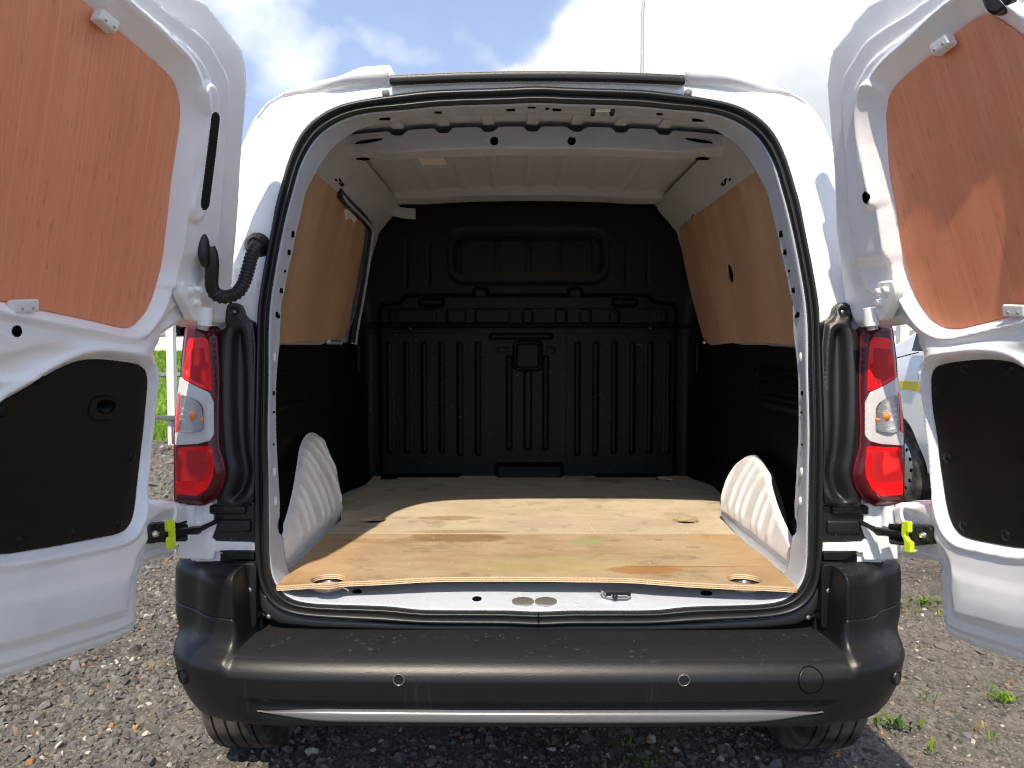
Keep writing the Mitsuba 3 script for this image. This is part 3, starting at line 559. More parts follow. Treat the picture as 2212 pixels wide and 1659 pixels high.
# striker under the header
sx0, sx1 = .142, .190
for x in (sx0, sx1):
    part(VAN, 'striker_ear', rbox((x, yb(1.797)+.040, 1.797), (.011, .030, .036), .004), 'gloss_black', 30)
part(VAN, 'striker_plate', rbox(((sx0+sx1)/2, yb(1.80)+.050, 1.804), (.040, .016, .022), .003), 'gloss_black', 30)
part(VAN, 'striker_bar', tube([(sx0, yb(1.79)+.034, 1.790), (sx1, yb(1.79)+.034, 1.790)], .0055, 12), 'chrome')

# --- inner shell of the load space
sec = [(-.755, .60), (-.752, 1.20), (-.738, 1.29), (-.70, 1.44), (-.655, 1.60), (-.628, 1.69), (-.60, 1.745), (-.55, 1.79)]
roofx = np.linspace(-.53, .53, 25)
BEAD = A([-.385, -.256, -.129, -.004, .121, .245, .369])
def roof_s(x, y):
    z = 1.838-.115*np.abs(x)**2.4
    b = sum(np.exp(-((x-c)/.0165)**12) for c in BEAD)*ss(.30, .33, y)
    return z-.0075*b*ss(.56, .60, y)
def roof_frame(x, y, h): x, y, h = np.broadcast_arrays(A(x), A(y), A(h)); return np.stack([x, y, roof_s(x, y)+h], -1)
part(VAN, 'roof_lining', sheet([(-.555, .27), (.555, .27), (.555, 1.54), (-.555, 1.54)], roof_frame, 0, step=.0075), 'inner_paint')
for sg in (-1, 1):
    P = A(sec); P = np.vstack([P, [(-.555, roof_s(-.555, .9)+.002)]])
    ys = np.r_[np.linspace(.13, 1.54, 24)]
    m = loft([np.c_[sg*P[:, 0], np.maximum(y, yb(P[:, 1])+.165), P[:, 1]] for y in ys], False)
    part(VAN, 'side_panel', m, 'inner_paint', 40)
    # cant rail: a box section along the roof edge with slots
    cr = A([(-.545, 1.800), (-.56, 1.772), (-.60, 1.728), (-.632, 1.690), (-.66, 1.66)])
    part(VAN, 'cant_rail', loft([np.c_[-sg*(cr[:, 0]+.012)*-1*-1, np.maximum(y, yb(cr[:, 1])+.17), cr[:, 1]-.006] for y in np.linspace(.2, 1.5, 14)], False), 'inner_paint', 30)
    for y, z, w in ((.60, 1.716, .022), (.625, 1.722, .030), (.65, 1.716, .038), (.675, 1.72, .024), (.90, 1.69, .016), (.935, 1.682, .018), (1.15, 1.70, .014), (1.18, 1.697, .014), (1.28, 1.70, .016)):
        x = np.interp(z, cr[::-1, 1], -cr[::-1, 0])
        part(VAN, 'rail_slot', mv(rbox((0, 0, 0), (.006, .0035, w), .001, 6), (sg*(x-.008), y, z-.006), [[.75, 0, .66*sg], [0, 1, 0], [-.66*sg, 0, .75]]), 'hole_dark', False)
for c in BEAD:
    w_ = A([-.0195, -.0165, -.0150, .0150, .0165, .0195]); d_ = A([.004, -.0035, -.0095, -.0095, -.0035, .004])
    lo = [np.c_[c+w_*(1 if 0 < i < 8 else .9), np.full(6, y), roof_s(c+w_, np.full(6, .3))+d_*(1 if 0 < i < 8 else .2)] for i, y in enumerate(np.linspace(.285, .475, 9))]
    part(VAN, 'roof_bead', loft(lo, False), 'inner_paint', 25)
# header behind the seal, bow and front bow
def bow(name, y0, y1, z0, drop, xmax, m='inner_paint', notch=True):
    lo = []
    for x in np.linspace(-xmax, xmax, 113):
        b = max(math.exp(-((x-c)/.021)**8) for c in BEAD)
        zr = z0-.105*abs(x)**2.4; n = .014*b if notch else 0
        ramp = ss(xmax, xmax-.16, abs(x)); dp_ = (.030 if notch else .010)*ramp
        y = y0+A([.030, .0, .001, .010, .013, .020, y1-y0-.03, y1-y0-.010, y1-y0, y1-y0-.02])
        z = zr+A([.026-n, .026-n, .019-n, .002-dp_*.93, -.001-dp_, -.0025-dp_, -.0025-dp_, .004-dp_, .03, .036])
        lo.append(np.c_[np.full(10, x), y, z])
    part(VAN, name, loft(lo, True, True), m, 50)
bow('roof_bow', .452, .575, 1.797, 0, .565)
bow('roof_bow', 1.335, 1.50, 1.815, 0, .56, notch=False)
def uslot(name, x, y, z, w, l, m='hole_dark', r=.001):
    part(VAN, name, rbox((x, y, z), (w, l, .006), r, 6), m, False)
for x, w, l, y in ((-.252, .018, .012, .045), (-.065, .022, .012, .05), (-.012, .020, .012, .035), (.028, .010, .010, .045), (.052, .022, .012, .052), (.318, .015, .010, .045), (-.40, .028, .008, .06), (.43, .030, .008, .06)):
    th = math.atan2(.6, x); t = y/.09; r = np.interp(th, TH, SI)*(1-t)+np.interp(th, TH, JB)*t
    z = 1.2+r*math.sin(th); uslot('header_slot', r*math.cos(th), y+yb(z), z-.001, w, l)
for x in (-.113, .108):
    part(VAN, 'bow_hole', mv(rev([(-.001, .0005), (-.001, .0115), (.004, .0117)], 'y', 24), (x, .4565, 1.7845)), 'hole_dark')
for sg in (-1, 1):
    s = trimesh.creation.icosphere(2, 1.); s.vertices = s.vertices*A([.022, .012, .004])
    part(VAN, 'bow_hole', mv(s, (sg*.515, .60, 1.768)), 'hole_dark')
    s = trimesh.creation.icosphere(3, 1.); s.vertices = s.vertices*A([.040, .003, .0045]); part(VAN, 'bow_end_gap', mv(s, (sg*.470, .4555, 1.7835), [[1, 0, 0], [0, 1, 0], [.16*-sg, 0, 1]]), 'hole_dark')
    # hollow end of the bow
    s = trimesh.creation.icosphere(3, 1.); s.vertices = s.vertices*A([.075, .05, .010])
    part(VAN, 'bow_end', mv(s, (sg*.525, .53, 1.772)), 'inner_paint')
part(VAN, 'adhesive_pad', rbox((-.33, .86, roof_s(A(-.33), A(.86))-.008), (.085, .10, .003), .001, 6), 'clip_white', False)
# loose curved strip hanging at the front left of the roof
cv = [(-.600, 1.40, 1.786), (-.575, 1.43, 1.766), (-.535, 1.46, 1.755), (-.485, 1.48, 1.752), (-.470, 1.485, 1.752)]
cs = spline(cv, 24)
part(VAN, 'roof_brace', loft([np.c_[p[0]+A([0, 0, 0, 0]), p[1]+A([-.004, -.004, .004, .004]), p[2]+A([.022, -.022, -.022, .022])] for p in cs], True, True), 'inner_paint', 40)

# --- bulkhead
bo = D['bk_out']; bt = D['bk_top']
lft = [(-.76, .60), (-.76, 1.22), (-.735, 1.38)]+[tuple(p) for p in bo[::-1]]+[(-.60, 1.80), (-.56, 1.815)]
rgt = [(.56, 1.812), (.6124, 1.79), (.6225, 1.755), (.634, 1.705), (.645, 1.645), (.70, 1.45), (.735, 1.38), (.76, 1.22), (.76, .60)]
bko = lft+[(-.494, 1.822), (0, 1.842), (.1484, 1.84), (.1779, 1.816), (.2208, 1.838), (.4713, 1.8196)]+rgt
W = D['bk_win']; win_o = Polygon(rrect(*W[0], *W[1], .075, 8)); win_i = Polygon(rrect(*W[2], *W[3], .05, 8))
ribs = [Polygon(rrect(x-.0095, .745 if abs(x) > .3 else .735, x+.0095, 1.2178, .011)) for x, z in D['bk_ribs'][:12]]
shorts = [Polygon(rrect(x-.0095, .759, x+.0095, 1.1605, .011)) for x in (-.0787, .0763)]
sq = Polygon(rrect(*D['bk_sq'][0], *D['bk_sq'][1], .015)); stem = Polygon(rrect(-.0134, .759, .0147, 1.1032, .008))
pk = D['bk_pock']; pocks = [Polygon(rrect(*pk[i], *pk[i+1], .006)) for i in range(0, len(pk), 2)]
ledge = Polygon(D['bk_ledge']); slots = [Polygon(rrect(*D['bk_slots'][i], *D['bk_slots'][i+1], .014)) for i in (0, 2)]
bumps = [Polygon(rrect(*D['bk_bumps'][i], *D['bk_bumps'][i+1], .012)) for i in (0, 2)]
hnd = Polygon(rrect(*D['bk_handle'][0], *D['bk_handle'][1], .009)); dashes = [Polygon(rrect(x0, z, x1, z+.0085, .003)) for x0, x1 in ((-.128, -.079), (.0814, .115)) for z in (1.172, 1.184)]
steps = [Polygon(rrect(-.1345, .60, .1483, .701, .012)), Polygon(rrect(-.631, .55, -.284, .652, .01)), Polygon(rrect(.2876, .55, .5583, .651, .01))]
wr = [Polygon(rrect(x-.010, 1.515, x+.010, 1.645, .009)) for x in (-.275, -.13, .002, .132, .262)]
sgv = [Polygon(rrect(x-.004, 1.455, x+.004, 1.64, .003)) for x in (-.515, -.42, .42, .51)]
def bk_h(P):
    z = P[:, 1]; x = P[:, 0]; h = np.zeros(len(P))
    h += .030*ss(1.405, 1.375, z)*(np.abs(x) < .64)*0
    dl = sdist(ledge, P); h += .022*ss(.012, -.004, dl)
    for b in bumps: h = np.maximum(h, .020*ss(.008, -.004, sdist(b, P)))
    h += .020*ss(1.362, 1.352, z)*ss(.64, .62, np.abs(x))
    h -= .012*ss(1.30, 1.292, z)*ss(1.262, 1.27, z)*ss(.7, .66, np.abs(x))
    h += .013*ss(1.283, 1.280, z)*ss(1.268, 1.272, z)*ss(.7, .66, np.abs(x))
    h -= .006*ss(1.262, 1.255, z)
    do, di = sdist(win_o, P), sdist(win_i, P)
    h += -.008*ss(.008, -.012, do)+.0065*ss(.014, -.012, di)
    for g in ribs+shorts+[stem]: h += .008*ss(.004, -.004, sdist(g, P))
    d = sdist(sq, P); h += -.011*np.exp(-(d/.0055)**2)
    for g in pocks: h += .007*ss(.004, -.003, sdist(g, P))
    for g in slots: h -= .030*ss(.002, -.008, sdist(g, P))
    h += .014*ss(.003, -.005, sdist(hnd, P))
    for g in dashes: h += .006*ss(.002, -.002, sdist(g, P))
    for g in steps: h += .045*ss(.003, -.008, sdist(g, P))
    for g in wr: h += .0028*ss(.004, -.004, sdist(g, P))
    for g in sgv: h -= .004*ss(.004, -.003, sdist(g, P))
    h -= .003*np.exp(-((x-.169)/.0025)**2)*(z < 1.265)
    h += .10*ss(.655, .76, np.abs(x))**1.5*ss(1.5, 1.2, z)
    return h
BH = part(VAN, 'bulkhead', sheet(bko, bulk_frame, bk_h, step=.0058), 'lining_plastic')
for x in (-.50, .5205):   # tie hooks on the bar
    part(BH, 'bar_knob', mv(trimesh.creation.icosphere(2, .0125), (x, 1.512, 1.276)), 'black_plastic')
for sg in (-1, 1):
    part(BH, 'trim_screw', mv(trimesh.creation.icosphere(2, .007), (sg*.722, 1.40, 1.216)), 'clip_white', label='small white and blue clip beside the bulkhead')

# --- wheel houses, side trims, boards
for sg, key in ((-1, 'LW'), (1, 'RW')):
    w = D[key]
    if sg < 0: po = [(.02, .615), (.03, .66), (.10, .69), w[6], w[5], w[4], w[3], w[2], w[1], (.75, .915), w[0], (.86, .895), w[7], w[8], w[9], w[10], (.80, .66), (.775, .615)]
    else: po = [(.02, .615), (.03, .66), (.10, .685), w[10], w[9], w[8], w[7], w[6], w[5], (.65, .858), w[0], (.76, .832), w[1], w[2], w[3], (.80, .66), (.775, .615)]
    po = chaikin(po, 2)
    def whx(z): return .632+.10*np.clip((A(z)-.645)/.28, 0, 1)**1.5
    def wh_h(P):
        y, z = P[:, 0], P[:, 1]
        f = (y+.06*(z-.645)+1.1*np.maximum(z-.75, 0)**1.5+.012*np.sin(y*31))/.078
        r = np.abs(((f) % 1.)*2-1)
        r = ss(.62, .93, r)
        k = ss(.27, .33, y)*ss(.655, .70, z)
        e = sdist(Polygon(po), P)
        return .0085*r*k*ss(0, -.03, e)-.004*ss(.66, .645, z)-.010*ss(-.012, 0, e)*ss(.66, .7, z)
    m = sheet(po, side_frame(sg, whx), wh_h, step=.006)
    WH = part(VAN, 'wheel_house', m, 'white_paint')
    sk = dens(po, .01); e = [side_frame(sg, whx)(sk[:, 0], sk[:, 1], -.010), side_frame(sg, whx)(sk[:, 0], sk[:, 1], -.014)]
    far = e[1].copy(); far[:, 0] = sg*.757
    part(WH, 'arch_trim', loft(e+[far]), 'lining_plastic', 40)
def tr_x(z): return .745+0*A(z)
for sg in (-1, 1):
    top = [(.10, 1.209), (.70, 1.208), (.735, 1.206), (.76, 1.214), (1.0, 1.214), (1.32, 1.214), (1.52, 1.216)] if sg < 0 else [(.10, 1.19), (.66, 1.2), (.80, 1.216), (1.05, 1.2135), (1.38, 1.202), (1.52, 1.203)]
    gr = [Polygon(rrect(.36, z, .78-.010*i, z+.012, .004)) for i, z in enumerate(np.linspace(1.118, 1.015, 6))]
    pan = Polygon(rrect(.30, .99, .81, 1.15, .02))
    def th(P):
        y, z = P[:, 0], P[:, 1]; h = np.zeros(len(P))
        for g in gr: h += .009*ss(.003, -.004, sdist(g, P))
        h -= .004*ss(.004, -.004, sdist(pan, P))
        h += .05*ss(1.25, 1.5, y)*ss(1.2, 1.0, z)+.012*ss(.95, 1.25, y)
        h -= .01*ss(1.19, 1.215, z)
        return h
    part(VAN, 'side_lining', sheet([(.10, .61), (1.52, .61)]+top[::-1], side_frame(sg, tr_x), th, step=.008), 'lining_plastic')
    part(VAN, 'corner_post', tube([(sg*.715, 1.475, .63), (sg*.712, 1.475, 1.21)], .014, 10), 'lining_plastic')
    po = chaikin(D['LS_ply'][:5]+[(1.0, 1.685), (1.10, 1.672)]+D['LS_ply'][5:11]+[(.10, 1.205), (.14, 1.5), (.30, 1.66)], 1) if sg < 0 else chaikin(D['RS_ply'][:13]+[(.10, 1.20), (.14, 1.52), (.28, 1.68)], 1)
    hl = [] if sg < 0 else [circ(.876, 1.448, .034, 28)]
    part(VAN, 'side_board', sheet(po, side_frame(sg), .016, hl, step=.02, thick=.007), 'side_ply', label='plywood board lining the %s upper wall of the load space' % ('left' if sg < 0 else 'right'))
    if sg > 0: part(VAN, 'board_hole', sheet(circ(.876, 1.448, .040, 24), side_frame(sg), .004, step=.01), 'hole_dark')
rl = [side_frame(-1)(y, z, .022) for y, z in chaikin([(.70, 1.688)]+D['LS_rail'], 2, False)]
rl = A(rl)
def strip3(path, w, nvec, th=.006):
    t = np.gradient(path, axis=0); t /= np.linalg.norm(t, axis=1, keepdims=True); n = A(nvec); b = np.cross(t, n); b /= np.linalg.norm(b, axis=1, keepdims=True)
    return loft([p+A([-w, -w, w, w])[:, None]*bb+A([-th, th, th, -th])[:, None]*n for p, bb in zip(path, b)], True, True)
part(VAN, 'side_door_seal', strip3(rl, .016, (1, 0, 0)), 'rubber', 40)
part(VAN, 'side_door_edge', strip3(rl+A([.004, .03, -.008]), .004, (1, 0, 0)), 'inner_paint', 40)
part(VAN, 'pull_tab', rbox((-.728, 1.02, 1.222), (.012, .03, .018), .004), 'clip_white', 30)
part(VAN, 'board_ledge', rbox((-.735, 1.15, 1.212), (.014, .22, .010), .003), 'inner_paint', 30)
part(VAN, 'torn_sealant', sheet([(.83, 1.655), (.88, 1.672), (1.02, 1.655), (1.0, 1.64), (.93, 1.648), (.88, 1.63)], side_frame(-1), .02, step=.01, thick=.003), 'clip_white')

# --- load floor
seam = .4842
pf = chaikin([(-.607, -.011)]+D['ply_front'][1:6]+D['ply_front'][7:-1]+[(.596, -.018)], 1, False)
near = [tuple(p) for p in pf]+[(.6045, .2125), (.5975, seam-.001), (-.6105, seam-.001), (-.6098, .2987), (-.6153, .0843)]
farb = [(-.6105, seam+.001), (.5975, seam+.001)]+[(.6075, .66), (.609, .71), (.7218, 1.1253), (.7313, 1.2832), (.7321, 1.4591), (.6966, 1.5172), (.66, 1.52), (0, 1.518), (-.6576, 1.515), (-.6526, 1.3295), (-.663, 1.1311), (-.685, .99), (-.64, .80), (-.61, .6792)]
FH = D['ply_holes']
part(VAN, 'floor_board', sheet(near, floor_frame(.645), 0, [circ(x, y, .041, 36) for x, y in (FH[2], FH[5])], step=.02, thick=.012, bev=.0006), 'floor_ply_worn', label='near plywood floor sheet, orange, scratched and stained')
part(VAN, 'floor_board', sheet(farb, floor_frame(.6455), 0, [circ(x, y, .042, 36) for x, y in (FH[0], FH[1], FH[3], FH[4])], step=.02, thick=.012, bev=.0006), 'floor_ply_pale', label='far plywood floor sheet, paler')
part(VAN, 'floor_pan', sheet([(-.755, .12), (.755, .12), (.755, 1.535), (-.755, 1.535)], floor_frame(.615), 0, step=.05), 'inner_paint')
for i in (0, 2, 3, 5):
    x, y = FH[i]
    part(VAN, 'tie_ring_cup', mv(rev([(0, .0005), (0, .032), (.004, .037), (.005, .041)], 'z', 32), (x, y, .622)), 'zinc')
    a = np.linspace(0, np.pi, 16); part(VAN, 'tie_ring', tube(np.c_[x+.022*np.cos(a), y-.012+.030*np.sin(a), .630+.004*np.sin(a)], .004, 8), 'chrome')
for i in (1, 4):
    x, y = FH[i]; part(VAN, 'floor_socket', sheet(circ(x, y, .05, 24), floor_frame(.6165), 0, step=.02), 'hole_dark')
part(VAN, 'lower_ledge', rbox((0, 1.49, .625), (1.40, .05, .02), .004), 'lining_plastic', 30)

# --- underbody, rear bumper
part(VAN, 'underbody', rbox((0, 1.9, .40), (1.30, 3.3, .16), .02), 'black_plastic', 30)
part(VAN, 'axle_beam', tube([(-.72, .62, .30), (.72, .62, .30)], .05, 16), 'black_plastic')
part(VAN, 'spare_wheel_well', rbox((0, .45, .385), (1.1, .9, .06), .02), 'black_plastic', 30)
plan = A([(-.872, .30), (-.871, .16), (-.866, .08), (-.852, .0), (-.826, -.060), (-.782, -.110), (-.715, -.143), (-.62, -.159), (-.45, -.168), (-.2, -.172), (0, -.173)])
plan = np.vstack([plan, plan[-2::-1]*A([-1, 1])])
plan = spline(plan, 560)
pt = np.gradient(plan, axis=0); pt /= np.linalg.norm(pt, axis=1, keepdims=True); pn = np.c_[pt[:, 1], -pt[:, 0]]   # outward
ax_ = np.abs(plan[:, 0]); pw = 1-ss(.585, .66, ax_)
def lev(ins, z, w_ins=0., dz=0.):
    q = plan-pn*(ins+w_ins*pw)[:, None]
    return np.c_[q, z-dz*ss(.45, .80, np.abs(q[:, 0]))]
corner = ss(.5, .82, ax_)
L = []
for c_, i_c, z_, w_, d_ in ((.085, .125, .383, 0, .026), (.045, .085, .381, 0, .024), (.022, .060, .383, -.004, .019), (.013, .042, .389, -.002, .012), (.010, .029, .402, .006, .005), (.007, .018, .422, .014, 0), (.0045, .0125, .436, .019, 0), (.0035, .0110, .4405, .010, 0), (.003, .0103, .4425, .003, 0), (.002, .0095, .445, -.0008, 0), (.0015, .0088, .4475, -.001, 0), (.001, .0082, .450, 0, 0), (.0005, .0060, .46, 0, 0), (0., .0018, .485, 0, 0)):
    L.append(lev(c_*(1-corner)+i_c*corner, z_, w_, d_))
wb = ss(.667, .688, ax_)                      # 0 on the tread, 1 on the raised corners
ib = -.005+.055*ss(.05, -.075, plan[:, 1])     # how far the raised corner stands in from the face
P0 = [(.001, .492), (.0045, .501), (.0095, .5095), (.017, .5175), (.0255, .5245), (.036, .5295), (.047, .533), (.058, .5355), (.066, .5372), (.073, .5392), (.087, .540), (.101, .5408), (.115, .5416), (.129, .5424), (.143, .543), (.156, .5436), (.167, .5440), (.176, .5443), (.1845, .5446)]
P1 = [(0., .0, .497), (.0, .002, .508), (.06, .004, .517), (.22, .006, .5255), (.45, .006, .533), (.67, .005, .542), (.84, .003, .553), (.95, .001, .567), (1., .0, .582), (1., .001, .592), (1., .0015, .5965), (1., .0060, .5972), (1., .0062, .5984), (1., .001, .599), (1., .0005, .604), (1., .001, .640), (1., .002, .668), (1., .0045, .682), (1., .012, .692)]
for (i0, z0), (ki, i1, z1) in zip(P0, P1):
    ins = i0*(1-wb)+(ki*ib+i1)*wb; q = plan-pn*ins[:, None]; L.append(np.c_[q, z0*(1-wb)+z1*wb])
for a_, z_ in ((.026, .6985), (.050, .702), (.085, .703)):
    q = plan-pn*((.1845+a_*.02)*(1-wb)+(ib+a_)*wb)[:, None]; L.append(np.c_[q, (.5446)*(1-wb)+z_*wb])
bm = loft(L, False); nP = len(plan); rowf = np.repeat(np.arange(len(L)-1), 1)
fa = np.array(bm.faces).reshape(len(L)-1, 2*(nP-1), 3); cf = np.tile(np.arange(nP-1), 2)
srow = 14+12
upper = (np.arange(len(L)-1)[:, None] >= srow) & (wb[cf][None] > .62)
BM = part(VAN, 'rear_bumper', trimesh.Trimesh(bm.vertices, fa[~upper], process=False), 'bumper_plastic', 55, label='dusty black plastic rear bumper')
for s_ in (plan[cf, 0] < 0, plan[cf, 0] > 0):
    part(BM, 'corner_block', trimesh.Trimesh(bm.vertices, fa[upper & s_[None]], process=False), 'bumper_plastic', 55)
for sg in (-1, 1):
    # upright trim beside the seal
    pl = [(-.735, .535), (-.640, .535), (-.646, .57), (-.650, .60), (-.650, .718), (-.735, .718)]
    pl = [(sg*-x, z) for x, z in pl]
    part(BM, 'corner_panel', sheet(pl, rear_frame, .004, step=.02, thick=.03, bev=.003), 'bumper_plastic')
    part(BM, 'corner_panel', sheet(rrect(sg*.700, .560, sg*.6475, .703, .006), rear_frame, .036, step=.01, thick=.04, bev=.003), 'bumper_plastic')
    part(BM, 'corner_rib', sheet(rrect(sg*.694, .556, sg*.680, .699, .006), rear_frame, .050, step=.006, thick=.03, bev=.004), 'bumper_plastic')
    part(BM, 'panel_screw', mv(rev([(-.004, .0005), (-.004, .004), (-.002, .0085), (.004, .010)], 'y', 20), (sg*.6595, -.038, .645)), 'zinc')
    part(BM, 'panel_screw', mv(rev([(-.003, .0005), (-.003, .003), (-.002, .006), (.004, .007)], 'y', 20), (sg*.624, -.0150, .5745)), 'zinc')
    part(BM, 'corner_panel', sheet([(sg*-x, z) for x, z in ((-.70, .712), (-.655, .712), (-.655, .7285), (-.73, .7285))], rear_frame, .02, step=.03, thick=.05, bev=.002), 'bumper_plastic')
# threshold strip under the seal
th_o = polar([(0, .5415), (-.30, .5425), (-.52, .548), (-.60, .556), (-.636, .575), (-.652, .605), (-.655, .64), (-.655, .70), (-.655, 1.0), (-.655, 1.3), (-.6, 1.6), (0, 1.83)])
bot = TH < -math.pi*.20; bot &= TH > -math.pi*.80
rr = np.minimum(SO, th_o-.004); rows = []
for t, y in ((0, -.008), (.2, -.011), (.7, -.012), (.95, -.010), (1., .0)):
    r = SO*(1-t)+np.maximum(th_o, SO+.003)*t; rows.append(ploop(r, y)[bot])
part(BM, 'threshold_strip', loft(rows, False), 'rubber', 40)
# bright strip along the bottom, tapered at its ends
i_ = np.where(np.abs(plan[:, 0]) < .612)[0]; lo = []
for i in i_:
    x, y = plan[i]; e = ss(.612, .44, abs(x))**.7
    z0 = .3945+.018*(1-e); zt = z0+.0255*max(e, .08)+.0
    zz = z0+(zt-z0)*A([0, .05, .30, .62, .93, 1.]); hh = A([-.002, .0058, .0070, .0066, .0055, -.004])*(.35+.65*e)
    q = plan[i]-pn[i]*(.0125)+pn[i]*0
    lo.append(np.c_[q[0]+pn[i, 0]*hh, q[1]+pn[i, 1]*hh+.002, zz])
part(BM, 'trim_strip', loft(lo, False), 'alu_trim', 60)
def on_bumper(x, off=0.):
    k = np.argmin(np.abs(plan[:, 0]-x)); return plan[k], pn[k]
def disc(x, z, prof, name, m, n=36):
    (px, py), (nx, ny) = on_bumper(x); d = rev([(-a, r) for a, r in prof], 'y', n)
    R = A([[-ny, -nx, 0], [nx, -ny, 0], [0, 0, 1]]); R = np.c_[A([-ny, nx, 0]), A([-nx, -ny, 0]), A([0, 0, 1])]
    return part(BM, name, mv(d, (px, py, z), R), m, 40)
for x, z in ((-.298, .4935), (.3025, .4935)):
    disc(x, z, [(-.006, .0125), (.0008, .0125), (.0016, .0117), (.0008, .0108), (-.004, .0106)], 'sensor_ring', 'alu_trim')
    disc(x, z, [(.0002, .0001), (.0002, .0102), (-.004, .0104)], 'sensor', 'gloss_black')
for sg in (-1, 1):
    disc(sg*.792, .470, [(-.012, .019), (-.003, .019), (.0010, .016), (.0, .0125), (-.006, .0115)], 'sensor_ring', 'bumper_plastic')
    disc(sg*.792, .470, [(-.0010, .0001), (-.0010, .0110), (-.006, .0112)], 'sensor', 'gloss_black')
zt_ = [.46, .485, .492, .501, .5095, .5175, .5245]; it_ = [.0005, 0, .001, .0045, .0095, .017, .0255]
def bump_frame(x, z, h):
    x, z, h = np.broadcast_arrays(A(x), A(z), A(h)); k = np.argsort(plan[:, 0]); n_ = np.interp(x, plan[k, 0], pn[k, 0]); m_y = np.interp(x, plan[k, 0], pn[k, 1]); d_ = h-np.interp(z, zt_, it_)
    return np.stack([x+n_*d_, np.interp(x, plan[k, 0], plan[k, 1])+m_y*d_, z], -1)
part(BM, 'towing_eye_cover', sheet(circ(.5765, .4885, .0245, 48), bump_frame, .0012, step=.005, thick=.004, bev=.0012), 'bumper_plastic', label='round towing eye cover')
a = np.linspace(0, 2*np.pi, 65); part(BM, 'cover_rim', tube(bump_frame(.5765+.0268*np.cos(a), .4885+.0268*np.sin(a), .0002), .0011, 6, False), 'hole_dark')

